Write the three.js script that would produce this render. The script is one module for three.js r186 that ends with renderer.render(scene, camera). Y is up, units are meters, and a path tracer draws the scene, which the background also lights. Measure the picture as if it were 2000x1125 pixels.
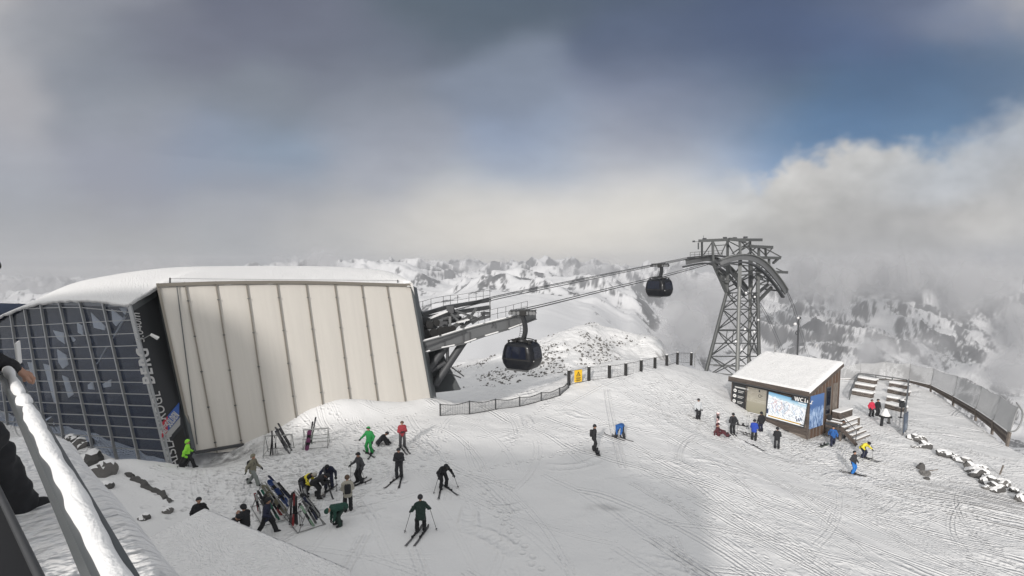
import * as THREE from 'three';
import { mergeGeometries } from 'three/addons/utils/BufferGeometryUtils.js';
import { RoundedBoxGeometry } from 'three/addons/geometries/RoundedBoxGeometry.js';

// ------------------------------------------------------------------ camera, sky, sun, exposure
const scene = new THREE.Scene();
const EYE = 12;                                   // metres above the snow field
const F = 1000, HORIZON = 520, PITCH = 5 * Math.PI / 180;
const camera = new THREE.PerspectiveCamera(2 * Math.atan(562.5 / F) * 180 / Math.PI, 2000 / 1125, 0.05, 20000);
camera.position.set(0, EYE, 0);
camera.rotation.set(-PITCH, 0, 0);
camera.setViewOffset(2000, 1125, 0, -(HORIZON + F * Math.tan(PITCH) - 562.5), 2000, 1125);
camera.updateProjectionMatrix(); camera.updateMatrixWorld(true);
scene.add(camera);

const renderer = new THREE.WebGLRenderer({ antialias: true });
renderer.toneMapping = THREE.LinearToneMapping;
renderer.toneMappingExposure = 1.38;
renderer.shadowMap.enabled = true;

const SUN_AZ = 18 * Math.PI / 180, SUN_EL = 20 * Math.PI / 180;   // behind the viewer, a little to the left
const SUN = new THREE.Vector3(-Math.sin(SUN_AZ) * Math.cos(SUN_EL), Math.sin(SUN_EL), Math.cos(SUN_AZ) * Math.cos(SUN_EL));
const sun = new THREE.DirectionalLight(new THREE.Color(1.0, 0.945, 0.89), 2.1);
sun.position.copy(SUN).multiplyScalar(200); sun.castShadow = true; sun.shadow.radius = 5;
sun.shadow.mapSize.set(4096, 4096);
Object.assign(sun.shadow.camera, { left: -120, right: 120, top: 120, bottom: -120, near: 1, far: 600 });
scene.add(sun); scene.add(sun.target);
scene.fog = new THREE.FogExp2(new THREE.Color(0.93, 0.95, 1.0), 0.0002);

// ------------------------------------------------------------------ numbers and noise
function rng(seed) { let s = seed >>> 0; return () => { s = (s + 0x6d2b79f5) | 0; let t = Math.imul(s ^ (s >>> 15), 1 | s); t = (t + Math.imul(t ^ (t >>> 7), 61 | t)) ^ t; return ((t ^ (t >>> 14)) >>> 0) / 4294967296; }; }
const V = (x, y, z) => new THREE.Vector3(x, y, z);
const clamp = (x, a, b) => Math.min(b, Math.max(a, x)), lerp = (a, b, t) => a + (b - a) * t;
const ss = (a, b, x) => { const t = clamp((x - a) / (b - a), 0, 1); return t * t * (3 - 2 * t); };
const gauss = (x, s) => Math.exp(-x * x / (2 * s * s));
const PERM = (() => { const r = rng(77), p = [...Array(256).keys()]; for (let i = 255; i > 0; i--) { const j = Math.floor(r() * (i + 1)); [p[i], p[j]] = [p[j], p[i]]; } const out = new Uint8Array(512); for (let i = 0; i < 512; i++) out[i] = p[i & 255]; return out; })();
function vnoise(x, y) {                            // gradient noise, about -0.7 to 0.7
  const xi = Math.floor(x), yi = Math.floor(y), xf = x - xi, yf = y - yi;
  const u = xf * xf * xf * (xf * (xf * 6 - 15) + 10), v = yf * yf * yf * (yf * (yf * 6 - 15) + 10);
  const g = (i, j, a, b) => { const h = PERM[(PERM[(xi + i) & 255] + yi + j) & 255] * 0.02454369; return Math.cos(h) * a + Math.sin(h) * b; };
  return lerp(lerp(g(0, 0, xf, yf), g(1, 0, xf - 1, yf), u), lerp(g(0, 1, xf, yf - 1), g(1, 1, xf - 1, yf - 1), u), v);
}
function fbm(x, y, n = 4, gain = 0.5) { let a = 1, s = 0; for (let i = 0; i < n; i++) { s += a * vnoise(x, y); x = x * 2.03 + 17.1; y = y * 2.03 - 9.7; a *= gain; } return s; }
function ridged(x, y, n = 5, gain = 0.5) { let a = 0.5, s = 0, w = 1; for (let i = 0; i < n; i++) { let v = 1 - Math.abs(vnoise(x, y)) * 2; v *= v * w; w = clamp(v * 1.6, 0, 1); s += a * v; x = x * 2.1 + 5.3; y = y * 2.1 + 3.9; a *= gain; } return s; }

// ------------------------------------------------------------------ sky
const lin = (c) => { c /= 255; return c <= 0.04045 ? c / 12.92 : Math.pow((c + 0.055) / 1.055, 2.4); };
{
  const pts = `0 0 172 170 172|125 100 146 150 158|250 150 131 138 150|375 100 116 121 137|500 40 110 116 134|625 100 112 118 135|750 100 111 120 137|850 20 95 108 122|950 30 92 107 124|250 0 140 144 154|0 120 170 170 174
0 200 165 165 170|250 230 140 146 156|500 200 128 136 148|750 200 131 138 151|1000 190 127 138 156|0 300 160 162 170|250 300 148 152 164|400 300 134 146 166|550 310 132 150 171|750 290 148 154 167|1000 290 138 153 178
0 360 155 160 170|250 360 145 150 165|500 360 148 153 165|750 360 155 160 172|1000 350 160 169 183|0 430 155 158 164|250 420 156 158 165|500 420 160 163 170|650 425 164 166 171|750 440 192 190 187|850 410 192 191 188|1000 410 205 202 196
0 480 160 162 165|250 480 160 162 163|500 480 160 163 166|650 470 176 176 175|750 480 206 202 195|870 470 211 207 199|1000 470 212 207 199|0 530 156 158 160|250 530 157 160 162|500 520 155 160 165|700 515 172 174 176|850 510 196 193 187|1000 515 210 206 199
1100 0 90 104 123|1250 0 85 100 122|1500 0 80 95 125|1600 0 84 100 130|1250 100 92 106 132|1400 100 86 102 132|1500 100 82 100 135|1650 100 86 106 142|1250 190 120 130 152|1400 200 115 130 155|1500 200 95 118 155|1650 190 84 114 160|1750 180 82 112 160|1850 200 92 122 168|2000 150 110 132 168
1250 250 145 152 168|1400 250 134 145 165|1500 260 95 126 173|1650 250 85 122 176|1800 250 92 128 178|1250 300 160 165 178|1400 300 152 161 178|1500 300 105 141 190|1600 280 96 134 188|1760 280 110 146 196|1250 350 184 184 186|1400 345 172 179 190|1465 345 140 172 214|1100 260 140 152 172|1120 330 160 170 186
1100 400 205 202 196|1250 410 207 204 197|1400 400 203 202 197|1100 470 213 208 199|1250 480 212 208 200|1400 480 205 203 197|1250 530 198 196 192|1400 530 182 182 180|1900 60 120 132 156|1700 20 104 116 142|2000 200 108 134 176|1900 160 88 114 158`.split(/[|\n]/).map((l) => l.trim().split(' ').map(Number));
  const bank = `1430 380 205 205 203|1500 370 200 199 196|1550 325 199 198 197|1700 310 195 195 194|1700 380 182 182 181|1850 330 182 186 191|1900 270 168 177 190|2000 250 181 185 190|2000 330 178 180 183|2000 390 176 177 179|1550 430 180 179 176|1700 430 175 174 173|1850 425 178 177 176|1965 428 212 209 203|2000 440 186 186 186|1550 480 172 172 170|1750 480 165 166 166|2000 490 160 163 168|1550 540 166 166 165|1750 540 163 163 163|2000 540 160 163 166|1800 345 186 192 200`.split('|').map((l) => l.trim().split(' ').map(Number));
  const edge = [[1250, 420], [1390, 372], [1450, 352], [1490, 345], [1520, 326], [1600, 297], [1700, 280], [1750, 293], [1800, 312], [1850, 292], [1900, 256], [1960, 226], [2050, 200], [2500, 160]];
  for (const p of pts) if (p[4] > 150 && p[2] < 112) { p[2] *= 0.97; p[3] *= 0.97; p[4] *= 0.9; }
  for (const p of bank) for (let c = 2; c < 5; c++) p[c] *= 0.955;
  for (const p of [...pts, ...bank]) for (let c = 2; c < 5; c++) p[c] = lin(p[c]);
  const pick = (list, x, y, reach) => { let r = 0, g = 0, b = 0, w = 0; for (const p of list) { const dx = (p[0] - x), dy = (p[1] - y) * 1.7, d = (dx * dx + dy * dy) / (reach * reach), k = Math.exp(-d * 1.5) + 1.5e-3 / (1 + d); r += p[2] * k; g += p[3] * k; b += p[4] * k; w += k; } return [r / w, g / w, b / w]; };
  const W = 2048, H = 1024, data = new Float32Array(W * H * 4);
  for (let j = 0; j < H; j++) {
    const el = ((j + 0.5) / H - 0.5) * Math.PI;
    for (let i = 0; i < W; i++) {
      const o = (j * W + i) * 4; data[o + 3] = 1;
      // equirectangular: u = atan2(z, x) / 2pi + 0.5
      const a = ((i + 0.5) / W - 0.5) * 2 * Math.PI, dx = Math.cos(a), dz = Math.sin(a);
      let az = Math.atan2(dx, -dz);                 // 0 ahead, + to the right
      const e = Math.max(el, -0.03), far = Math.abs(az), azc = clamp(az, -0.98, 0.98);
      let x = 1000 + F * Math.tan(azc) + (az - azc) * 900, y = HORIZON - F * Math.tan(Math.min(e, 1.2)) / Math.cos(azc);
      const behind = ss(1.0, 2.2, far);
      let col;
      if (y < -900 || behind >= 1) col = [0.27, 0.274, 0.283];
      else {
        const wx = fbm(x / 260 + 3, y / 130 + 8, 4, 0.4) * 60, wy = fbm(x / 240 - 7, y / 120 + 2, 4, 0.4) * 34;
        const X = clamp(x + wx, -60, 2060), Y = clamp(y + wy, -40, 560);
        col = pick(pts, X, Y, 120);
        let k = edge.length - 2; for (let n = 0; n < edge.length - 1; n++) if (x <= edge[n + 1][0]) { k = n; break; }
        const ye = lerp(edge[k][1], edge[k + 1][1], clamp((x - edge[k][0]) / (edge[k + 1][0] - edge[k][0]), 0, 1));
        const puff = fbm(x / 95 + 31, y / 60 + 4, 6, 0.62) * 36, soft = 20 + 30 * Math.max(0, fbm(x / 60 + 70, y / 40, 3)) + 26 * ss(1500, 1350, x) + 20 * ss(1780, 1860, x);
        const m = ss(-soft, soft, y - ye + puff) * ss(1250, 1500, x + wx * 0.8);
        if (m > 0) { const c2 = pick(bank, clamp(X, 1300, 2060), Y, 100), t = 1 + 0.12 * fbm(x / 60 + 9, y / 40, 5, 0.6); for (let c = 0; c < 3; c++) col[c] = lerp(col[c], c2[c] * t, m); }
        const tr = ss(1780, 1990, x + wx) * ss(150, -20, y - 60 * fbm(x / 130, y / 90 + 40, 4)); // cloud in the upper right
        for (let c = 0; c < 3; c++) col[c] = lerp(col[c], [0.355, 0.36, 0.385][c], tr * 0.95);
        const sm = 1 + 0.055 * fbm(x / 330 + 4, y / 110 + 60, 5, 0.5) + 0.035 * fbm(x / 85 + 0.5 * wx / 85, y / 34 + 9, 4, 0.6); for (let c = 0; c < 3; c++) col[c] *= sm;
        const lum = 0.3 * col[0] + 0.5 * col[1] + 0.2 * col[2], con = Math.pow(lum / 0.3, 0.24); for (let c = 0; c < 3; c++) col[c] *= con;
        const up = Math.max(ss(-40, -700, y), behind); // overhead and round the back: even thin cloud
        for (let c = 0; c < 3; c++) col[c] = lerp(col[c], [0.27, 0.274, 0.283][c], up);
      }
      const s = Math.cos(el) * (dx * SUN.x + dz * SUN.z) + Math.sin(el) * SUN.y; // thin cloud glows round the sun
      const glow = 1 + 3.3 * Math.pow(clamp(s * 0.5 + 0.5, 0, 1), 2.2);
      const G = [1, 0.975, 0.92];
      for (let c = 0; c < 3; c++) data[o + c] = col[c] / 1.36 * (1 + (glow - 1) * G[c] * ss(0.7, 1.9, far + Math.max(0, el - 0.5) * 1.5));
    }
  }
  const sky = new THREE.DataTexture(data, W, H, THREE.RGBAFormat, THREE.FloatType);
  sky.mapping = THREE.EquirectangularReflectionMapping; sky.magFilter = THREE.LinearFilter; sky.minFilter = THREE.LinearFilter; sky.needsUpdate = true;
  scene.background = sky; scene.environment = sky;
}

// ------------------------------------------------------------------ helpers for building
const ray = (px, py) => V(px / 2000 * 2 - 1, 1 - py / 1125 * 2, 0.5).unproject(camera).sub(camera.position).normalize();
const at = (px, py, d) => { const r = ray(px, py); return camera.position.clone().addScaledVector(r, d / -r.z); };  // d = metres ahead
const onLevel = (px, py, y) => { const r = ray(px, py); return camera.position.clone().addScaledVector(r, (y - EYE) / r.y); };
const proj = (p) => { const q = p.clone().project(camera); return [(q.x + 1) * 1000, (1 - q.y) * 562.5]; };
function plane3(a, b, c) { const n = b.clone().sub(a).cross(c.clone().sub(a)).normalize(); if (n.dot(camera.position.clone().sub(a)) < 0) n.negate(); return { n, a, on(px, py, out = 0) { const r = ray(px, py), t = a.clone().addScaledVector(n, out).sub(camera.position).dot(n) / r.dot(n); return camera.position.clone().addScaledVector(r, t); } }; }
const names = new Map();
const numbered = (name) => { const n = names.get(name) ?? 0; names.set(name, n + 1); return n ? name + '_' + String(n).padStart(3, '0') : name; };
function add(o, name, parent) {
  o.name = (parent ?? scene) === scene ? numbered(name) : name;
  o.traverse((m) => { if (m.isMesh) { m.castShadow = true; m.receiveShadow = true; } });
  (parent ?? scene).add(o); return o;
}
function tag(o, label, category, group, kind) { if (label) o.userData.label = label; if (category) o.userData.category = category; if (group) o.userData.group = group; if (kind) o.userData.kind = kind; return o; }
function thing(name, pos, label, category, group) { const g = new THREE.Group(); g.position.copy(pos); add(g, name); return tag(g, label, category, group); }
const mesh = (name, geo, mat, parent, label) => { const m = add(new THREE.Mesh(geo, mat), name, parent); if (label) m.userData.label = label; return m; };
const merge = (list) => { const uv = list.every((g) => g.attributes.uv); return mergeGeometries(list.map((g) => { const h = g.index ? g.toNonIndexed() : g.clone(); for (const k of Object.keys(h.attributes)) if (!['position', 'normal', uv ? 'uv' : ''].includes(k)) h.deleteAttribute(k); return h; })); };
function basis(p, q, up = V(0, 1, 0)) { const z = q.clone().sub(p).normalize(); let x = up.clone().cross(z); if (x.lengthSq() < 1e-6) x = V(1, 0, 0).cross(z); x.normalize(); return { x, y: z.clone().cross(x), z }; }
function barGeo(p, q, w, h = w, up) {            // box from p to q
  const b = basis(p, q, up), L = p.distanceTo(q), g = new THREE.BoxGeometry(w, h, L);
  return g.applyMatrix4(new THREE.Matrix4().makeBasis(b.x, b.y, b.z).setPosition(p.clone().add(q).multiplyScalar(0.5)));
}
function tubeGeo(p, q, r, r2 = r, n = 8) { const b = basis(p, q), g = new THREE.CylinderGeometry(r2, r, p.distanceTo(q), n).rotateX(Math.PI / 2); return g.applyMatrix4(new THREE.Matrix4().makeBasis(b.x, b.y, b.z).setPosition(p.clone().add(q).multiplyScalar(0.5))); }
const curveGeo = (pts, r, n = 24, k = 6) => new THREE.TubeGeometry(new THREE.CatmullRomCurve3(pts), n, r, k);
function boxGeo(w, h, d, x = 0, y = 0, z = 0) { return new THREE.BoxGeometry(w, h, d).translate(x, y, z); }
function quadGeo(a, b, c, d, thick = 0.03, n) {   // slab with front face a b c d (counter-clockwise seen from the front)
  n = n ?? b.clone().sub(a).cross(d.clone().sub(a)).normalize();
  const k = [a, b, c, d, ...[a, b, c, d].map((p) => p.clone().addScaledVector(n, -thick))], P = [], U = [], uvs = [[0, 0], [1, 0], [1, 1], [0, 1]];
  const q = (i, j, l, m) => { for (const t of [[i, 0], [j, 1], [l, 2], [i, 0], [l, 2], [m, 3]]) { P.push(...k[t[0]].toArray()); U.push(...uvs[t[1]]); } };
  q(0, 1, 2, 3); q(5, 4, 7, 6); q(4, 5, 1, 0); q(1, 5, 6, 2); q(3, 2, 6, 7); q(4, 0, 3, 7);
  const g = new THREE.BufferGeometry(); g.setAttribute('position', new THREE.Float32BufferAttribute(P, 3)); g.setAttribute('uv', new THREE.Float32BufferAttribute(U, 2)); g.computeVertexNormals(); return g;
}
function gridGeo(nu, nv, f, colors) {             // f(i, j) -> Vector3; smooth normals; colour pushed to `colors` if given
  const P = new Float32Array(nu * nv * 3), idx = new Uint32Array((nu - 1) * (nv - 1) * 6);
  for (let j = 0, o = 0; j < nv; j++) for (let i = 0; i < nu; i++) { const p = f(i, j); P[o++] = p.x; P[o++] = p.y; P[o++] = p.z; }
  for (let j = 0, o = 0; j < nv - 1; j++) for (let i = 0; i < nu - 1; i++) { const a = j * nu + i, b = a + 1, c = a + nu, d = c + 1; idx[o++] = a; idx[o++] = b; idx[o++] = d; idx[o++] = a; idx[o++] = d; idx[o++] = c; }
  const g = new THREE.BufferGeometry(); g.setAttribute('position', new THREE.BufferAttribute(P, 3)); g.setIndex(new THREE.BufferAttribute(idx, 1)); g.computeVertexNormals(); return g;
}
const planarUV = (g, s = 1) => { const p = g.attributes.position, U = new Float32Array(p.count * 2); for (let i = 0; i < p.count; i++) { U[i * 2] = p.getX(i) * s; U[i * 2 + 1] = p.getZ(i) * s; } g.setAttribute('uv', new THREE.BufferAttribute(U, 2)); return g; };
const std = (r, g, b, roughness = 0.8, extra = {}) => { const m = new THREE.MeshStandardMaterial({ roughness, ...extra }); m.color.setRGB(r, g, b); return m; };
const phys = (r, g, b, extra) => { const m = new THREE.MeshPhysicalMaterial(extra); m.color.setRGB(r, g, b); return m; };
function floatTex(data, w, h) { const t = new THREE.DataTexture(data, w, h, THREE.RedFormat, THREE.FloatType); t.wrapS = t.wrapT = THREE.RepeatWrapping; t.magFilter = THREE.LinearFilter; t.needsUpdate = true; return t; }
// ------------------------------------------------------------------ the ground: snow field on the summit, knoll, far slopes
const RIM = [[-70, -40], [-30, -46], [-8, -47], [-5, -43.6], [-1, -45.5], [3, -48.2], [5.6, -50.6], [9, -53.5], [13, -57], [18, -61.5], [22, -64], [26.5, -66], [30, -66], [35, -66], [41, -68], [46, -72], [52, -72.5], [54.5, -69.5], [54.2, -65.5], [51.8, -59.5], [49.3, -54.2], [44.6, -45.6], [43.6, -42], [47, -34], [56, -26], [70, -20]];
function rim(x, z) {                               // metres beyond the rim (negative on the summit), position along it 0..1
  let best = 1e9, s = 1, tt = 0;
  for (let i = 0; i < RIM.length - 1; i++) {
    const [ax, az] = RIM[i], [bx, bz] = RIM[i + 1], dx = bx - ax, dz = bz - az, t = clamp(((x - ax) * dx + (z - az) * dz) / (dx * dx + dz * dz), 0, 1), ex = x - ax - dx * t, ez = z - az - dz * t, d = ex * ex + ez * ez;
    if (d < best - 1e-9) { best = d; s = dx * ez - dz * ex < 0 ? 1 : -1; tt = (i + t); }
  }
  return [Math.sqrt(best) * s, tt];
}
const seg = (x, z, ax, az, bx, bz) => { const dx = bx - ax, dz = bz - az, t = clamp(((x - ax) * dx + (z - az) * dz) / (dx * dx + dz * dz), 0, 1); return [Math.hypot(x - ax - dx * t, z - az - dz * t), t]; };
const KNOLL = [18.5, -112];
function smoothH(x, z) {
  let y = -3.7 * ss(5, 27, x) - 0.35 * ss(27, 50, x);
  y += 2.5 * Math.exp(-((x - 20) ** 2 / 150 + (z + 62) ** 2 / 200));          // swell below the tower
  y += 1.2 * Math.exp(-((x - 13) ** 2 / 120 + (z + 54) ** 2 / 90));
  const [d, k] = rim(x, z);
  if (d > 0) {
    const left = ss(0.37, 0.28, x / Math.max(1, -z)), right = ss(14, 17, k), soft = 1 - Math.exp(-d / 5);
    y -= left * (3.2 * soft + 0.13 * d) + (1 - left) * ((1 - right) * (3 * soft + 0.45 * d) + right * (2.5 * soft + 0.62 * d));
  }
  const kx = x - KNOLL[0], kz = z - KNOLL[1], kr = Math.hypot(kx * (kx > 0 ? 0.62 : 1.0), kz * 0.95) / 33;
  if (kr < 1.4) { const c = Math.max(0, 1 - kr), a = Math.atan2(kz, kx); y += 11.5 * (c * c * 0.35 + c * 0.65) * (1 + 0.16 * Math.sin(a * 3 + 1.2) * Math.min(1, kr * 3)); }
  const [db, tb] = seg(x, z, -19.5, -36.6, -7.6, -43.6);                          // snow banked against the white wall
  y += (0.35 + 1.0 * Math.exp(-((tb - 0.5) ** 2) / 0.06)) * Math.exp(-db * db / 2.6) * ss(0.08, 0.3, tb);
  y -= 1.5 * Math.exp(-((x + 21) ** 2 / 14 + (z + 33) ** 2 / 12));                 // worn hollow at the black entrance
  y += 1.0 * Math.exp(-((x + 22.3) ** 2 / 7 + (z + 29.3) ** 2 / 7));                // drift in front of the glass
  y += 1.6 * Math.exp(-((x + 21) ** 2 / 14 + (z + 18) ** 2 / 40)) - 1.0 * Math.exp(-((x + 29) ** 2 / 20 + (z + 31) ** 2 / 20));
  return y;
}
function nearH(x, z) {
  const [d] = rim(x, z), wild = ss(-1, 8, d) + ss(-18, -24, x);
  return smoothH(x, z) + 0.13 * fbm(x / 4.2, z / 4.2, 3) + (0.035 + 0.05 * wild) * fbm(x / 1.1 + 40, z / 1.1, 2) + wild * (0.7 * fbm(x / 13, z / 13 + 7, 4) + 0.3 * fbm(x / 3.1, z / 3.1 + 7, 3)) + 0.4 * fbm(x / 19 + 3, z / 19, 2);
}
function ground(px, py, lift = 0) {                  // the point of the snow seen at a pixel of the photograph
  const r = ray(px, py); let t = 3, p;
  for (let i = 0; i < 4000; i++) { p = camera.position.clone().addScaledVector(r, t); const gap = p.y - nearH(p.x, p.z); if (gap < 0.01) break; t += Math.max(0.02, gap * 0.35); }
  p.y = nearH(p.x, p.z) + lift; return p;
}

// relief of the trodden snow: one sheet of 80 m, in metres
const TRAIL = 80, TN = 2048;
function trodden() {
  const h = new Float32Array(TN * TN), cell = TRAIL / TN, r = rng(5);
  const X0 = -22, Z0 = -78;                         // u = (x - X0) / TRAIL, v = (z - Z0) / TRAIL
  for (let j = 0; j < TN; j++) for (let i = 0; i < TN; i++) {
    const x = X0 + i * cell, z = Z0 + j * cell;
    const busy = (0.3 + 0.8 * ss(-4, 14, x - 0.1 * (z + 40)) + 0.45 * ss(-46, -58, z)) * (0.35 + 1.1 * ss(-0.35, 0.4, fbm(x / 5.5 + 2, z / 4.2 + 9, 3)));
    const c = fbm(x * 1.6, z * 1.6 + 11, 3), c2 = fbm(x * 4.5 + 3, z * 4.5, 2), dune = fbm(x * 0.42 + z * 0.15 + 0.7 * fbm(x * 0.2, z * 0.2, 2), z * 0.6, 4);
    h[j * TN + i] = 0.06 * dune * busy + 0.055 * busy * Math.max(0, c) + 0.036 * busy * Math.max(0, c2 - 0.12) * 2 + 0.008 * fbm(x * 11, z * 11, 2);
  }
  const dent = (x, z, rad, depth, lip) => {
    const i0 = Math.round((x - X0) / cell), j0 = Math.round((z - Z0) / cell), n = Math.ceil(rad * 1.9 / cell);
    for (let b = -n; b <= n; b++) for (let a = -n; a <= n; a++) { const i = i0 + a, j = j0 + b; if (i < 0 || j < 0 || i >= TN || j >= TN) continue; const q = Math.hypot(a, b) * cell / rad; h[j * TN + i] += q < 1 ? -depth * (1 - q * q) : q < 1.8 ? lip * Math.sin((q - 1) / 0.8 * Math.PI) : 0; }
  };
  const track = (x, z, a, len, bend, depth, w) => { let s = 0; while (s < len) { dent(x, z, w, depth * 0.16, depth * 0.07); x += Math.cos(a) * cell * 1.2; z += Math.sin(a) * cell * 1.2; a += bend * cell * 1.2; s += cell * 1.2; } };
  for (let k = 0; k < 430; k++) {                     // pairs of ski tracks
    const side = r(), x = -16 + r() * 70, z = -70 + r() * 52, a = side < 0.5 ? 0.95 + 0.5 * (r() - 0.5) : r() * 6.28, len = 4 + r() * 16, bend = (r() - 0.5) * 0.14, w = 0.06 + 0.05 * r(), dp = (0.04 + 0.07 * r()) * (x > 4 ? 1.25 : 0.8);
    track(x, z, a, len, bend, dp, w); track(x - Math.sin(a) * 0.32, z + Math.cos(a) * 0.32, a, len, bend, dp, w);
  }
  for (let k = 0; k < 70; k++) { let x = -14 + r() * 62, z = -66 + r() * 46, t = r() * 6.28; const bend = (r() < 0.5 ? -1 : 1) * (0.12 + 0.25 * r()), n = 14 + r() * 26; for (let q = 0; q < n; q++) { dent(x, z, 0.26 + 0.1 * r(), 0.012 * Math.sin(q / n * 3.14), 0.02 * Math.sin(q / n * 3.14) * (0.4 + r())); x += Math.cos(t) * 0.14; z += Math.sin(t) * 0.14; t += bend * 0.14; } }   // skidded turns
  for (let k = 0; k < 46; k++) { let x = -14 + r() * 52, z = -62 + r() * 36, t = r() * 6.28; for (let q = 0; q < 18 + r() * 30; q++) { const s = q % 2 ? 0.14 : -0.14; dent(x - Math.sin(t) * s, z + Math.cos(t) * s, 0.11 + 0.03 * r(), 0.05, 0.02); x += Math.cos(t) * 0.42; z += Math.sin(t) * 0.42; t += 0.12 * (r() - 0.5); } }   // lines of boot prints
  for (let k = 0; k < 26; k++) { const x = 26 + r() * 7, z = -37 + r() * 6; track(x, z, 0.66 + 0.14 * (r() - 0.5), 24, -0.012, 0.3, 0.13); }
  for (let k = 0; k < 34; k++) { const x = 2 + r() * 34, z = -46 + r() * 20, a = 0.75 + 1.1 * (r() - 0.5), len = 6 + 14 * r(), bend = (r() - 0.5) * 0.16; track(x, z, a, len, bend, 0.085, 0.12); track(x - Math.sin(a) * 0.36, z + Math.cos(a) * 0.36, a, len, bend, 0.085, 0.12); }  // the beaten run to the lower right
  const walk = [[-14, -29, 5, 900], [-11, -27, 4, 700], [-17, -33, 4, 800], [-9, -33, 5, 500], [18, -44, 6, 900], [23, -43, 5, 900], [29, -45, 5, 900], [36, -52, 6, 900], [16, -48, 5, 400], [27, -36, 7, 700], [34, -60, 5, 300]];
  for (const [cx, cz, s, n] of walk) for (let k = 0; k < n; k++) { const a = r() * 6.283, d = s * Math.sqrt(-Math.log(1 - r() * 0.95)) * 0.75; dent(cx + Math.cos(a) * d, cz + Math.sin(a) * d, 0.09 + 0.08 * r(), 0.03 + 0.045 * r(), 0.02); }
  return floatTex(h, TN, TN);
}
const snowRelief = trodden();
{ snowRelief.repeat.set(1 / TRAIL, 1 / TRAIL); snowRelief.offset.set(22 / TRAIL, 78 / TRAIL); }
const M = {};
M.snow = std(0.79, 0.792, 0.795, 0.75, { bumpMap: snowRelief, bumpScale: 1, vertexColors: true });
M.snowSoft = std(0.87, 0.87, 0.87, 0.8);
{ // fine crust for roofs, caps and banks
  const n = 512, d = new Float32Array(n * n); for (let j = 0; j < n; j++) for (let i = 0; i < n; i++) { const a = i / n * 6.2832, b = j / n * 6.2832, x = Math.cos(a) * 2.2, y = Math.sin(a) * 2.2, z = Math.cos(b) * 2.2, w = Math.sin(b) * 2.2; d[j * n + i] = 0.5 * (fbm(x * 1.7 + z * 1.3, y * 1.7 + w * 1.9, 4) + fbm(x * 3 - w * 2.2 + 9, z * 3 + y * 2.1, 3)); }
  const t = floatTex(d, n, n); t.repeat.set(1 / 3, 1 / 3); M.snowCrust = std(0.87, 0.87, 0.87, 0.8, { bumpMap: t, bumpScale: 0.06 });
  M.crustTex = t;
}
{
  const step = 0.3, x0 = -62, x1 = 80, z0 = -150, z1 = 6, nu = Math.round((x1 - x0) / step) + 1, nv = Math.round((z1 - z0) / step) + 1;
  const g = planarUV(gridGeo(nu, nv, (i, j) => { const x = x0 + i * step, z = z0 + j * step; return V(x, nearH(x, z), z); }).clone());
  { const ix = g.index.array; for (let k = 0; k < ix.length; k += 3) { const t = ix[k + 1]; ix[k + 1] = ix[k + 2]; ix[k + 2] = t; } g.computeVertexNormals(); }
  const p = g.attributes.position, n = g.attributes.normal, C = new Float32Array(p.count * 3);
  const dirt = [[-20, -34.2, 2.6, 1.6, 0.5], [-18.2, -33.5, 2.5, 1.4, 0.3], [4.6, -25.0, 0.75, 0.3, 0.36], [5.3, -24.9, 0.4, 0.2, 0.25], [26.5, -44, 3.2, 1.8, 0.3]];
  for (let k = 0; k < p.count; k++) {
    const x = p.getX(k), z = p.getZ(k), [d] = x > -12 && x < 30 && z > -60 ? [-5] : rim(x, z);
    let c = 1;
    for (const [a, b, sx, sz, dark] of dirt) c -= dark * Math.exp(-((x - a) ** 2 / sx ** 2 + (z - b) ** 2 / sz ** 2)) * clamp(0.75 + fbm(x * 2.2, z * 2.2, 3) * 1.6, 0, 1);
    const stone = ss(0.5, 0.9, 1.5 * (1 - n.getY(k)) + 0.8 * fbm(x / 2.2 + 8, z / 2.2, 4)) * ss(6, 16, d) * 0.8 * ss(-0.15, 0.2, fbm(x / 14, z / 14 + 30, 2) + 0.1);
    C[k * 3] = lerp(c, 0.22, stone); C[k * 3 + 1] = lerp(c, 0.21, stone); C[k * 3 + 2] = lerp(c, 0.205, stone);
  }
  g.setAttribute('color', new THREE.BufferAttribute(C, 3));
  tag(mesh('snow_ground', g, M.snow), 'trodden snow field on the mountain summit with ski tracks', null, null, 'structure');
}
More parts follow.
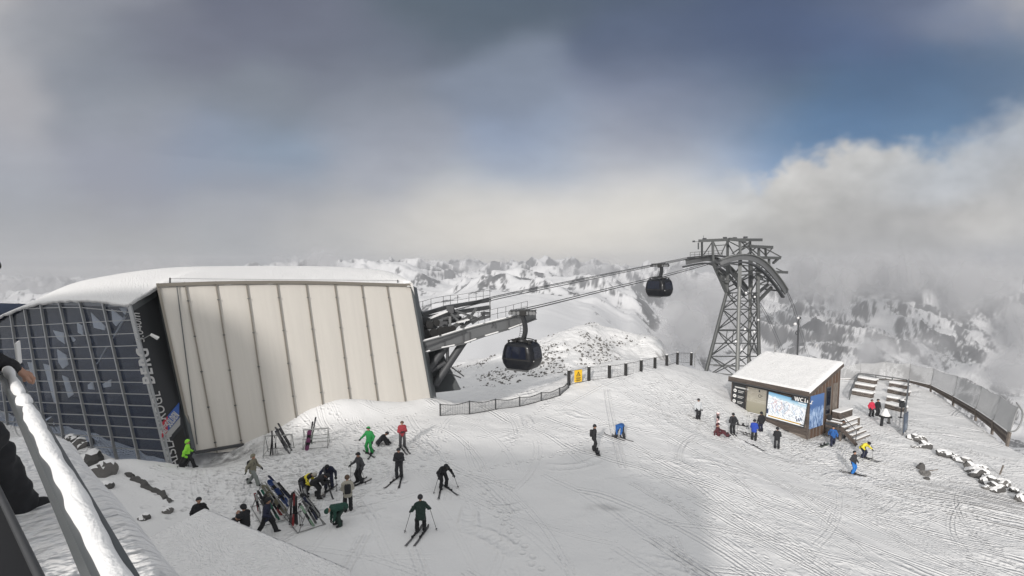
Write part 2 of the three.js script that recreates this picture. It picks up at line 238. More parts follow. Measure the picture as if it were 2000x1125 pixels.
// far slopes: each row of the table is a direction, its numbers how high the ground stands there at the distances below
const FAR_D = [140, 200, 320, 500, 800, 1300, 2000, 2900, 3600, 4600];
const FAR = [
  [-700, 900, 860, 800, 740, 700, 660, 620, 580, 562, 545], [0, 900, 860, 800, 740, 700, 650, 610, 575, 564, 545], [300, 900, 850, 790, 730, 690, 640, 600, 565, 552, 545], [560, 880, 820, 760, 700, 660, 620, 575, 538, 515, 514],
  [700, 850, 800, 740, 690, 650, 605, 562, 530, 508, 514], [800, 800, 770, 720, 670, 630, 590, 552, 530, 513, 514], [870, 780, 750, 705, 655, 618, 580, 554, 545, 530, 514], [950, 755, 735, 695, 650, 612, 570, 540, 532, 535, 514],
  [1050, 745, 725, 690, 655, 615, 570, 532, 525, 540, 514], [1150, 745, 722, 690, 665, 635, 590, 548, 530, 540, 514], [1230, 748, 722, 700, 690, 670, 630, 590, 565, 552, 524], [1300, 760, 735, 725, 725, 715, 680, 640, 600, 575, 524],
  [1400, 800, 800, 810, 820, 800, 750, 700, 640, 600, 545], [1500, 900, 950, 960, 920, 860, 780, 690, 600, 560, 545], [1600, 950, 1000, 980, 920, 850, 760, 660, 570, 545, 545], [1700, 950, 1000, 980, 920, 860, 760, 650, 560, 542, 545],
  [1800, 950, 1000, 980, 930, 870, 780, 670, 575, 548, 545], [1900, 950, 1000, 980, 940, 880, 800, 700, 600, 560, 545], [2000, 950, 1000, 980, 940, 880, 820, 720, 620, 575, 545], [2700, 950, 1000, 980, 940, 880, 820, 740, 640, 590, 545]];
function farTable(s, D) {
  let a = FAR.length - 2; for (let i = 0; i < FAR.length - 1; i++) if (s <= FAR[i + 1][0]) { a = i; break; }
  let b = FAR_D.length - 2; for (let i = 0; i < FAR_D.length - 1; i++) if (D <= FAR_D[i + 1]) { b = i; break; }
  const t = ss(0, 1, (s - FAR[a][0]) / (FAR[a + 1][0] - FAR[a][0])), u = (Math.log(D) - Math.log(FAR_D[b])) / (Math.log(FAR_D[b + 1]) - Math.log(FAR_D[b]));
  const v = lerp(lerp(FAR[a][b + 1], FAR[a + 1][b + 1], t), lerp(FAR[a][b + 2], FAR[a + 1][b + 2], t), clamp(u, 0, 1.2));
  return EYE - (v - HORIZON) / F * D;
}
{
  const nu = 1300, nv = 500, s0 = -620, s1 = 2620, la = Math.log(132), lb = Math.log(5200), S = [], DD = [];
  for (let i = 0; i < nu; i++) S.push(lerp(s0, s1, i / (nu - 1))); for (let j = 0; j < nv; j++) DD.push(Math.exp(lerp(la, lb, j / (nv - 1))));
  const rocky = (s, D) => { const right = ss(1400, 1520, s), peaks = ss(1500, 2300, D) * (1 - right), patch = Math.exp(-((s - 850) ** 2 / 60 ** 2 + (Math.log(D / 1150) / 0.35) ** 2)), ridge = Math.exp(-((s - 1010) ** 2 / 130 ** 2 + (Math.log(D / 1700) / 0.25) ** 2)); return clamp(0.02 + right * 0.44 + peaks * 0.34 + patch * 0.5 + ridge * 0.5, 0, 1); };
  const height = (s, D) => {
    const x = (s - 1000) / F * D, z = -D, right = ss(1380, 1520, s), farther = ss(300, 2200, D), wild = Math.max(farther, right, 1.6 * rocky(s, D));
    let y = farTable(s, D);
    const w = ss(130, 230, D); if (w < 1) y = lerp(nearH(x, z) - 0.5, y, w);
    const amp = D * (0.004 + 0.036 * wild);
    y += w * amp * 1.15 * (ridged(x / 620 + 3, z / 620 + 8, 6, 0.4) - 0.62) + w * D * 0.004 * wild * fbm(x / 70, z / 70, 4) + w * D * 0.012 * fbm(x / 330 + 9, z / 330, 2);
    if (right > 0) { const g = ridged((x - z * 0.35) / 150 + 0.5 * fbm(x / 200, z / 200, 3), (x * 0.3 + z) / 520, 5, 0.45) - 0.6; y += right * w * D * 0.02 * g * ss(500, 1500, D); }
    return y;
  };
  const Hs = new Float32Array(nu * nv); for (let j = 0; j < nv; j++) for (let i = 0; i < nu; i++) Hs[j * nu + i] = height(S[i], DD[j]);
  const g = gridGeo(nu, nv, (i, j) => V((S[i] - 1000) / F * DD[j], Hs[j * nu + i], -DD[j]));
  const p = g.attributes.position, n = g.attributes.normal, C = new Float32Array(p.count * 3);
  for (let j = 0; j < nv; j++) for (let i = 0; i < nu; i++) {
    const k = j * nu + i, x = p.getX(k), z = p.getZ(k), rk = rocky(S[i], DD[j]), slope = 1 - Math.abs(n.getY(k)), L = 30 + DD[j] * 0.035;
    const f = fbm(x / L + 5, z / L, 6, 0.72) * 0.62 + slope * 1.3 + (rk - 0.5) * 1.1, wq = 0.8 * fbm(x / 90, z / 160, 3), gx = (x - z * 0.35) / 62 + wq, gy = (x * 0.3 + z) / 330, gully = rk * 0.42 * (vnoise(gx, gy) + 0.6 * vnoise(gx * 2.3, gy * 2.6) + 0.4 * vnoise(gx * 5.1, gy * 6));
    const t = ss(0.1, 0.24, f + gully) * (rk > 0.05 ? 1 : 0.6), sh = 0.8 + 0.5 * vnoise(x / L * 4, z / L * 4);
    C[k * 3] = lerp(0.8, 0.15 * sh, t); C[k * 3 + 1] = lerp(0.805, 0.153 * sh, t); C[k * 3 + 2] = lerp(0.82, 0.16 * sh, t);
  }
  g.setAttribute('color', new THREE.BufferAttribute(C, 3));
  tag(mesh('mountains', g, std(1, 1, 1, 0.9, { vertexColors: true })), 'snowy mountain slopes and rocky ridges behind the summit', null, null, 'structure');
}
// stones that stick out of the snow on the knoll and along the rim
M.rock = std(0.15, 0.145, 0.14, 0.95); M.rockDark = std(0.09, 0.088, 0.086, 0.95);
{
  const r = rng(41), g = new THREE.DodecahedronGeometry(1, 0), p = g.attributes.position; for (let i = 0; i < p.count; i++) { const k = 1 + 0.35 * vnoise(p.getX(i) * 3 + 5, p.getY(i) * 3 + p.getZ(i) * 2); p.setXYZ(i, p.getX(i) * k, p.getY(i) * k, p.getZ(i) * k); } g.computeVertexNormals();
  const list = [], m = new THREE.Matrix4(), q = new THREE.Quaternion(), e = new THREE.Euler();
  const put = (x, z, s) => { q.setFromEuler(e.set(r() * 6, r() * 6, r() * 6)); list.push(m.clone().compose(V(x, nearH(x, z) + s * (0.05 - 0.25 * r()), z), q, V(s * (0.7 + r()), s * (0.5 + 0.5 * r()), s * (0.7 + r())))); };
  for (let k = 0; k < 14000 && list.length < 2100; k++) { const x = KNOLL[0] - 36 + r() * 66, z = KNOLL[1] + 34 - r() * 38, f = fbm(x / 7 + 2, z / 9, 3) + 0.55 * Math.exp(-((x - 10) ** 2 / 180 + (z + 92) ** 2 / 90)) - 0.02 * Math.max(0, x - 22); if (f > 0.07 + 0.45 * r()) put(x, z, 0.05 + 0.22 * r() ** 3); }
  const im = new THREE.InstancedMesh(g, M.rock, list.length); list.forEach((a, i) => im.setMatrixAt(i, a));
  tag(add(im, 'scattered_stones'), 'dark stones poking through the snow of the rocky knoll', null, null, 'stuff');
}

// drifting mist in the valleys: soft wisps standing at their real distances
{
  const n = 128, d = new Uint8Array(n * n * 4); for (let j = 0; j < n; j++) for (let i = 0; i < n; i++) { const x = (i + 0.5) / n * 2 - 1, y = (j + 0.5) / n * 2 - 1, q = Math.hypot(x, y), o = (j * n + i) * 4, v = clamp((1 - q - 0.3 * Math.max(0, fbm(x * 1.6 + 4, y * 1.6, 3, 0.45) + 0.2)) * 1.25, 0, 1); d[o] = d[o + 1] = d[o + 2] = 255 * v * v * (3 - 2 * v) * 0.5; d[o + 3] = 255; }
  const tex = new THREE.DataTexture(d, n, n); tex.magFilter = THREE.LinearFilter; tex.needsUpdate = true;
  const mat = phys(0.56, 0.565, 0.58, { roughness: 1, transmission: 0.5, thickness: 0, ior: 1.01, specularIntensity: 0, transparent: true, alphaMap: tex, side: THREE.DoubleSide });
  const bank = (label, seed, list) => {
    const r = rng(seed), ms = [], q = new THREE.Quaternion(), e = new THREE.Euler();
    for (const [px, py, D, w, h, count, size] of list) for (let k = 0; k < count; k++) {
      const g = () => (r() + r() + r()) / 1.5 - 1, p = at(px + g() * w, py + g() * h, D * (1 + 0.22 * g())), s = size * (0.6 + 0.8 * r()) * D / 1000;
      q.setFromEuler(e.set(-0.5 + r() * 0.7, (r() - 0.5) * 1.6, r() * 6.28)); ms.push(new THREE.Matrix4().compose(p, q, V(s, s * (0.6 + 0.4 * r()), s)));
    }
    const im = new THREE.InstancedMesh(new THREE.PlaneGeometry(2, 2), mat, ms.length); ms.forEach((m, i) => im.setMatrixAt(i, m));
    tag(add(im, 'mist_cloud'), label, null, null, 'stuff'); im.castShadow = false;
  };
  bank('grey mist rising from the valley between the knoll and the pylon', 3, [[1350, 650, 900, 62, 52, 26, 52], [1290, 668, 750, 46, 20, 12, 34], [1400, 600, 1300, 80, 40, 18, 60], [1350, 566, 1700, 80, 24, 12, 48]]);
  bank('cloud bank hiding the ridge of the mountain behind the hut', 4, [[1700, 540, 2300, 230, 16, 34, 60], [1560, 544, 2200, 90, 22, 12, 55], [1650, 585, 2000, 70, 14, 6, 36], [1900, 565, 1900, 110, 30, 16, 70], [1985, 640, 1500, 36, 60, 14, 70], [1975, 720, 900, 45, 45, 10, 60], [1740, 690, 1400, 120, 20, 6, 46]]);
  bank('thin cloud along the ridges behind the station', 6, [[60, 575, 3000, 130, 18, 12, 60], [300, 545, 3600, 220, 14, 14, 50], [900, 518, 3300, 130, 5, 9, 26], [1130, 528, 2700, 100, 6, 9, 26], [620, 508, 3500, 120, 8, 8, 34]]);
}
// ------------------------------------------------------------------ materials of the buildings
let HUT;
const { FontLoader } = await import('three/addons/loaders/FontLoader.js');
const { TextGeometry } = await import('three/addons/geometries/TextGeometry.js');
const FONT = await new FontLoader().loadAsync('fonts/droid/droid_sans_regular.typeface.json');
const BOLD = await new FontLoader().loadAsync('fonts/droid/droid_sans_bold.typeface.json');
function letters(text, size, depth, bold) { return new TextGeometry(text, { font: bold ? BOLD : FONT, size, depth, curveSegments: 4 }); }
function canvasTex(w, h, draw) { const c = document.createElement('canvas'); c.width = w; c.height = h; draw(c.getContext('2d'), w, h); const t = new THREE.CanvasTexture(c); t.colorSpace = THREE.SRGBColorSpace; return t; }
function wearTex(w, h, base, amp, seed, streak = 1) { // colour with fine uneven wear, as bytes in sRGB
  const d = new Uint8Array(w * h * 4); for (let j = 0; j < h; j++) for (let i = 0; i < w; i++) { const n = 1 + amp * (fbm(i / 40 + seed, j / 40 / streak, 4) + 0.5 * vnoise(i / 3, j / 3 / streak + seed)), o = (j * w + i) * 4; for (let c = 0; c < 3; c++) d[o + c] = clamp(base[c] * n, 0, 255); d[o + 3] = 255; }
  const t = new THREE.DataTexture(d, w, h); t.colorSpace = THREE.SRGBColorSpace; t.wrapS = t.wrapT = THREE.RepeatWrapping; t.magFilter = THREE.LinearFilter; t.needsUpdate = true; return t;
}
M.cladding = new THREE.MeshStandardMaterial({ map: wearTex(512, 512, [201, 197, 190], 0.02, 3, 5), roughness: 0.65 });
M.rib = std(0.23, 0.21, 0.18, 0.5, { metalness: 0.3 });
M.alu = std(0.36, 0.37, 0.38, 0.4, { metalness: 0.6 });
M.darkMetal = std(0.035, 0.037, 0.04, 0.5, { metalness: 0.3 });
M.black = std(0.018, 0.019, 0.021, 0.55);
M.anthracite = std(0.022, 0.024, 0.027, 0.5);
M.jamb = std(0.11, 0.12, 0.125, 0.45, { metalness: 0.4 });
M.glass = phys(0.86, 0.89, 0.94, { roughness: 0.04, transmission: 1, thickness: 0, ior: 1.5, specularIntensity: 0.5 });
M.white = std(0.75, 0.75, 0.74, 0.6);
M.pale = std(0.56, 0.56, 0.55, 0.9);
M.steel = std(0.16, 0.165, 0.17, 0.5, { metalness: 0.35 });
M.steelDark = std(0.07, 0.073, 0.078, 0.55, { metalness: 0.3 });
M.galv = std(0.27, 0.275, 0.275, 0.5, { metalness: 0.4 });
M.tower = std(0.095, 0.1, 0.1, 0.55, { metalness: 0.3 });
M.towerPale = std(0.2, 0.205, 0.2, 0.5, { metalness: 0.3 });
M.wood = new THREE.MeshStandardMaterial({ map: wearTex(256, 64, [84, 76, 71], 0.4, 12, 0.25), roughness: 0.85 });
M.woodPale = new THREE.MeshStandardMaterial({ map: wearTex(256, 64, [114, 106, 99], 0.35, 19, 0.25), roughness: 0.85 });
M.woodWarm = new THREE.MeshStandardMaterial({ map: wearTex(64, 256, [98, 78, 65], 0.35, 29, 4), roughness: 0.85 });
M.concrete = std(0.3, 0.3, 0.295, 0.9);
M.rubber = std(0.02, 0.02, 0.02, 0.8);
M.signYellow = std(0.78, 0.48, 0.02, 0.6);

// ------------------------------------------------------------------ the summit station
{
  const wallP = plane3(at(308, 557, 35.3), at(380, 884, 33.7), at(845, 792, 44.6));
  const st = thing('cable_car_station', wallP.on(600, 850), 'white panelled cable car station with arched snowy roof and dark glass front', 'station');
  const loc = (g) => g.translate(-st.position.x, -st.position.y, -st.position.z);
  const part = (name, geo, mat, label) => mesh(name, loc(geo), mat, st, label);
  const tops = [[308, 557], [361, 554.5], [421, 552.5], [480.5, 551.5], [540, 551], [597, 551.3], [653, 552.5], [705.5, 554], [755, 555.5], [803, 557]];
  const foots = [[380, 884], [424, 884], [474, 880], [528, 868], [584, 856], [638, 846], [691, 834], [743, 822], [796, 812], [847, 803]];
  for (let i = 0; i < 9; i++) {                      // each bay of the wall is a sheet that swells a little between its ribs
    const a = wallP.on(...foots[i]), b = wallP.on(...foots[i + 1]), c = wallP.on(...tops[i + 1]), d = wallP.on(...tops[i]);
    const g = gridGeo(9, 13, (u, v) => { u /= 8; v /= 12; const p = a.clone().lerp(b, u).lerp(d.clone().lerp(c, u), v); return p.addScaledVector(wallP.n, 0.035 * Math.sin(Math.PI * u) + 0.012 * Math.sin(v * 7 + i) * Math.sin(Math.PI * u)); });
    const U = []; for (let v = 0; v < 13; v++) for (let u = 0; u < 9; u++) U.push(u / 8 * 0.5 + i * 0.37, v / 12 * 0.9); g.setAttribute('uv', new THREE.Float32BufferAttribute(U, 2));
    part('wall_panel', g, M.cladding);
  }
  for (let i = 0; i < 10; i++) { const p = wallP.on(...foots[i], 0.04), q = wallP.on(...tops[i], 0.04); part('wall_rib', barGeo(p, q.addScaledVector(q.clone().sub(p).normalize(), 0.12), i % 9 ? 0.075 : 0.16, 0.18, wallP.n), i === 9 ? M.jamb : M.rib); }
  const topPts = tops.map((t) => wallP.on(...t, 0.16));
  for (let i = 0; i < 9; i++) part('eaves_rail', barGeo(topPts[i], topPts[i + 1], 0.16, 0.24), M.rib);
  for (let i = 0; i < 9; i++) for (let k = 0; k < 5; k++) { const x = lerp(foots[i][0], tops[i][0], 0.06 + k * 0.21), y = lerp(foots[i][1], tops[i][1], 0.06 + k * 0.21); if (i) part('rib_bolt', (() => { const p = wallP.on(x, y, 0.18); return boxGeo(0.14, 0.07, 0.07, p.x, p.y, p.z); })(), M.jamb); }
  part('base_rail', barGeo(wallP.on(381, 884, 0.1), wallP.on(476, 868, 0.1), 0.2, 0.18), M.steelDark);
  part('right_return', quadGeo(wallP.on(849, 806), at(857, 800, 47.5), at(814, 562, 47.5), wallP.on(805, 558), 0.2), M.jamb);
  part('downpipe', tubeGeo(wallP.on(345, 556, 0.15), wallP.on(385, 868, 0.15), 0.035), M.jamb);
  for (const [x, y] of [[332, 543], [777, 547]]) part('roof_post', barGeo(wallP.on(x, y + 10, 0.1), wallP.on(x, y, 0.1), 0.09, 0.16), M.steelDark);
  part('safety_wire', tubeGeo(wallP.on(332, 544, 0.1), wallP.on(540, 546, 0.1), 0.012, 0.012, 4), M.steelDark); part('safety_wire', tubeGeo(wallP.on(540, 546, 0.1), wallP.on(777, 548, 0.1), 0.012, 0.012, 4), M.steelDark);
  { const r = rng(3), b = at(845, 798, 44.4); part('kerb_sheet', quadGeo(b.clone().add(V(-1.6, 0.15, 0.9)), b.clone().add(V(0.1, -0.3, 0.6)), b.clone().add(V(0.3, 0.35, -0.3)), b.clone().add(V(-1.2, 0.4, 0)), 0.08), M.steel); }
  // black name panel
  const pan = plane3(at(254, 594, 34.2), at(345, 950, 31.3), at(376, 884, 33.3));
  part('name_panel', quadGeo(pan.on(345, 952), pan.on(378, 884), pan.on(306, 562), pan.on(254, 594), 0.25), M.anthracite);
  part('panel_header', quadGeo(pan.on(258.5, 609, 0.05), pan.on(308, 578, 0.05), pan.on(306, 560, 0.05), pan.on(254, 592, 0.05), 0.06), M.jamb);
  part('panel_jamb', barGeo(pan.on(312, 580, 0.05), pan.on(378, 884, 0.05), 0.28, 0.2, pan.n), M.jamb);
  part('panel_jamb', barGeo(pan.on(254, 594, 0.06), pan.on(345, 950, 0.06), 0.1, 0.16, pan.n), M.alu);
  part('doorway', quadGeo(pan.on(352, 942, 0.02), pan.on(371, 896, 0.02), pan.on(357, 835, 0.02), pan.on(334, 862, 0.02), 0.04), M.rubber);
  const sign = (x0, y0, x1, y1, h, mat) => quadGeo(pan.on(x0, y0 + h, 0.12), pan.on(x1, y1 + h, 0.12), pan.on(x1, y1, 0.12), pan.on(x0, y0, 0.12), 0.05);
  const put = (text, size, bold, px, py, qx, qy, up = 1, stretch = 1) => {   // letters along p -> q on the panel
    const p = pan.on(px, py, 0.06), q = pan.on(qx, qy, 0.06), e = q.clone().sub(p).normalize(), u = pan.n.clone().cross(e).multiplyScalar(up), g = letters(text, size, 0.03, bold); g.computeBoundingBox();
    const s = p.distanceTo(q) / (g.boundingBox.max.x - g.boundingBox.min.x); g.translate(-g.boundingBox.min.x, 0, 0).scale(s, stretch, 1);
    return g.applyMatrix4(new THREE.Matrix4().makeBasis(e, u, pan.n).setPosition(p));
  };
  const paint = std(0.5, 0.5, 0.5, 0.6), word = (geo, mat = paint) => part('lettering', geo, mat);
  word(put('GAISLACHKOGL', 0.62, false, 354, 924, 311, 764));
  word(put('BERG', 0.8, true, 303, 749, 288, 681)); word(put('3.040m', 0.5, false, 282, 668, 272, 612));
  part('blue_sign', sign(328, 812, 350, 786, 30, 0), std(0.03, 0.09, 0.32, 0.5)); part('red_sign', sign(317, 825, 327.6, 812.5, 30, 0), std(0.42, 0.02, 0.04, 0.5)); part('pale_strip', sign(325, 846, 352, 815, 15, 0), std(0.33, 0.33, 0.33, 0.6));
  { const t = (text, size, bold, x, y, qx, qy) => { const g = put(text, size, bold, x, y, qx, qy); const a = pan.n.clone().multiplyScalar(0.075); return g.translate(a.x, a.y, a.z); }; word(t('SÖLDEN', 0.5, true, 331, 836, 348.5, 813)); word(t('ÖTZ', 0.2, true, 318.5, 840, 326, 831)); word(t('TAL', 0.2, true, 319, 850, 326.5, 841)); }
  part('lamp_arm', tubeGeo(pan.on(276, 664, 0.05), pan.on(294, 654, 1.0), 0.03), M.galv); part('lamp_head', (() => { const p = pan.on(294, 653, 1.0), q = pan.on(309, 661, 1.1); return tubeGeo(p, q, 0.09, 0.13, 10); })(), M.white);
  // glass front
  const gl = plane3(at(251, 593, 34.4), at(340, 950, 31.3), at(0, 720, 39.5));
  const mt = [[-40, 646], [-12, 624], [20, 608], [47, 598], [79, 590], [115, 586], [155, 586], [200, 588], [252, 593.5]], mb = [[-10, 860], [16, 868], [52, 876], [86, 882], [118, 890], [150, 900], [190, 915], [235, 930], [341, 952]];
  const mb2 = [[0, 900], [25, 905], [62, 880], [96, 880], [128, 880], [179, 868], [227, 892], [272, 900], [341, 952]];
  const rows = [[600, 603, 600, 606], [640, 625], [663, 651], [683, 675], [703, 699], [723, 723], [743, 747], [763, 770], [783, 793], [803, 816], [822, 836], [841, 859], [862, 881], [884, 905], [905, 930]];
  const onMull = (i, y) => { const [tx, ty] = mt[i], [bx, by] = mb2[i]; return [tx + (bx - tx) * (y - ty) / (by - ty), y]; };
  const rowY = (k, i) => { const x = mt[i][0]; if (k === 0) return lerp(606, 600, ss(-40, 150, x)) + (x > 150 ? (x - 150) * 0.1 : 0) + (x < 47 ? (47 - x) * 0.08 : 0); const [l, r] = rows[k]; return lerp(l, r, (x + 40) / 290); };
  const inner = []; const r = rng(9);
  for (let i = 0; i < 9; i++) { const a = gl.on(...mt[i], 0.06), b = gl.on(...onMull(i, 945), 0.06); part('mullion', barGeo(a, b, i === 8 ? 0.22 : 0.1, 0.16, gl.n), M.alu); }
  for (let i = 0; i < 8; i++) {
    let prev = null;
    for (let k = -1; k < rows.length; k++) {
      const L = k < 0 ? mt[i] : onMull(i, rowY(k, i)), R = k < 0 ? mt[i + 1] : onMull(i + 1, rowY(k, i + 1));
      if (k >= 0 && (L[1] < mt[i][1] + 3 || R[1] < mt[i + 1][1] + 3)) continue;
      if (k >= 0) part('transom', barGeo(gl.on(...L, 0.02), gl.on(...R, 0.02), 0.05, 0.1, gl.n), M.alu);
      if (prev) { const tilt = (r() - 0.5) * 0.06, c = [gl.on(...L, -0.03 + tilt), gl.on(...R, -0.03), gl.on(...prev[1], -0.03), gl.on(...prev[0], -0.03 - tilt)]; part('pane', quadGeo(...c, 0.012), M.glass); }
      prev = [L, R];
    }
  }
  for (const [pts, d] of [[[[177, 610], [205, 638], [204, 645], [183, 640]], 0.5], [[[217, 603], [240, 622], [226, 637], [220, 630]], 0.5], [[[103, 645], [124, 650], [126, 672], [112, 662]], 0.6], [[[111, 682], [129, 694], [133, 712], [122, 720], [114, 708]], 0.6], [[[84, 710], [97, 714], [115, 788], [105, 786]], 0.8], [[[121, 733], [132, 738], [143, 770], [133, 777]], 0.7], [[[171, 752], [180, 745], [184, 761], [172, 760]], 0.6], [[[200, 750], [216, 741], [216, 755], [202, 757]], 0.6], [[[53, 707], [62, 708], [72, 742], [64, 742]], 0.8], [[[137, 655], [147, 664], [142, 668]], 0.6], [[[232, 601], [248, 600], [244, 615]], 0.5], [[[150, 630], [160, 636], [163, 655], [152, 650]], 0.7]]) {  // pale boards added behind the panes, standing in for bright reflections
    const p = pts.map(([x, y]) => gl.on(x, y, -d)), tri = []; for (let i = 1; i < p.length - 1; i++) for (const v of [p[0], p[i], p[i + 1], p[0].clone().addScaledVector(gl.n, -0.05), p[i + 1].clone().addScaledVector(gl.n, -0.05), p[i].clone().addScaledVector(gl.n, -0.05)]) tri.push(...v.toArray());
    const g = new THREE.BufferGeometry(); g.setAttribute('position', new THREE.Float32BufferAttribute(tri, 3)); g.computeVertexNormals(); part('reflection_panel', g, M.pale);
  }
  part('inner_strut', tubeGeo(gl.on(245, 618, -0.4), gl.on(222, 660, -0.5), 0.08), M.alu); part('inner_strut', tubeGeo(gl.on(209, 678, -0.4), gl.on(188, 715, -0.5), 0.06), M.alu);
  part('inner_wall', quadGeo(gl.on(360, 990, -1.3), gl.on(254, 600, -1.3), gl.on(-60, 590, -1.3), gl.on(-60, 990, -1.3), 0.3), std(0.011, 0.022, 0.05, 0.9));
  // roof under snow: a shell that rises from the eaves to a ridge
  const front = [], back = [];
  for (const [x, y] of [[-60, 662], [-40, 645], [-12, 623], [20, 607], [47, 597], [79, 589], [115, 585], [155, 584], [200, 586], [252, 591]]) front.push(gl.on(x, y, 0.25));
  front.push(at(270, 579, 34.7), at(288, 568, 35.0), wallP.on(306, 557, 0.1)); for (const [x, y] of tops.slice(1)) front.push(wallP.on(x, y - 3, 0.22)); front[front.length - 1] = wallP.on(802, 555, 0.2);
  for (const [x, y, d] of [[-60, 652, 50], [-30, 636, 51], [5, 618, 51], [45, 600, 51], [80, 586, 51], [115, 567, 51], [150, 552, 51], [190, 542.5, 51], [230, 535.5, 51], [265, 530, 51], [290, 527, 51], [325, 523.5, 51], [355, 521.5, 51], [420, 520, 51], [480, 519.5, 51], [540, 519.3, 51.5], [600, 519.7, 51.5], [660, 521, 51], [715, 524.5, 50.5], [752, 529, 49.5], [778, 537, 48], [806, 553, 45.6]]) back.push(at(x, y, d));
  const n = 220, rr = rng(8), smooth = (list) => new THREE.CatmullRomCurve3(list, false, 'centripetal'), cf = smooth(front), cb = smooth(back);
  const pf = cf.getSpacedPoints(n), pb = cb.getSpacedPoints(n);
  const roof = gridGeo(n + 1, 26, (i, j) => {
    const a = pf[i], b = pb[i], t = clamp((j - 3) / 20, 0, 1), y = lerp(a.y, b.y, Math.sin(t * Math.PI / 2)), p = a.clone().lerp(b, t); p.y = y;
    if (j < 3) { p.y -= (3 - j) * 0.09 * (1 + 0.5 * fbm(i / 5, 3, 3)); p.addScaledVector(b.clone().sub(a).setY(0).normalize(), j === 0 ? 0.3 : j === 2 ? -0.03 : 0.05); } else p.y += 0.05 * fbm(p.x / 1.7, p.z / 1.7, 3) * Math.sin(Math.min(1, t * 3) * 1.57) * (1 - t);
    if (j > 23) p.y -= (j - 23) * 1.6, p.z -= (j - 23) * 1.2; return p;
  });
  part('roof', planarUV(roof), M.snowCrust, 'arched roof under a smooth layer of snow');
  part('back_wall', quadGeo(at(900, 760, 50), at(0, 860, 54), at(0, 640, 54), at(806, 570, 50), 0.3), M.jamb);
}

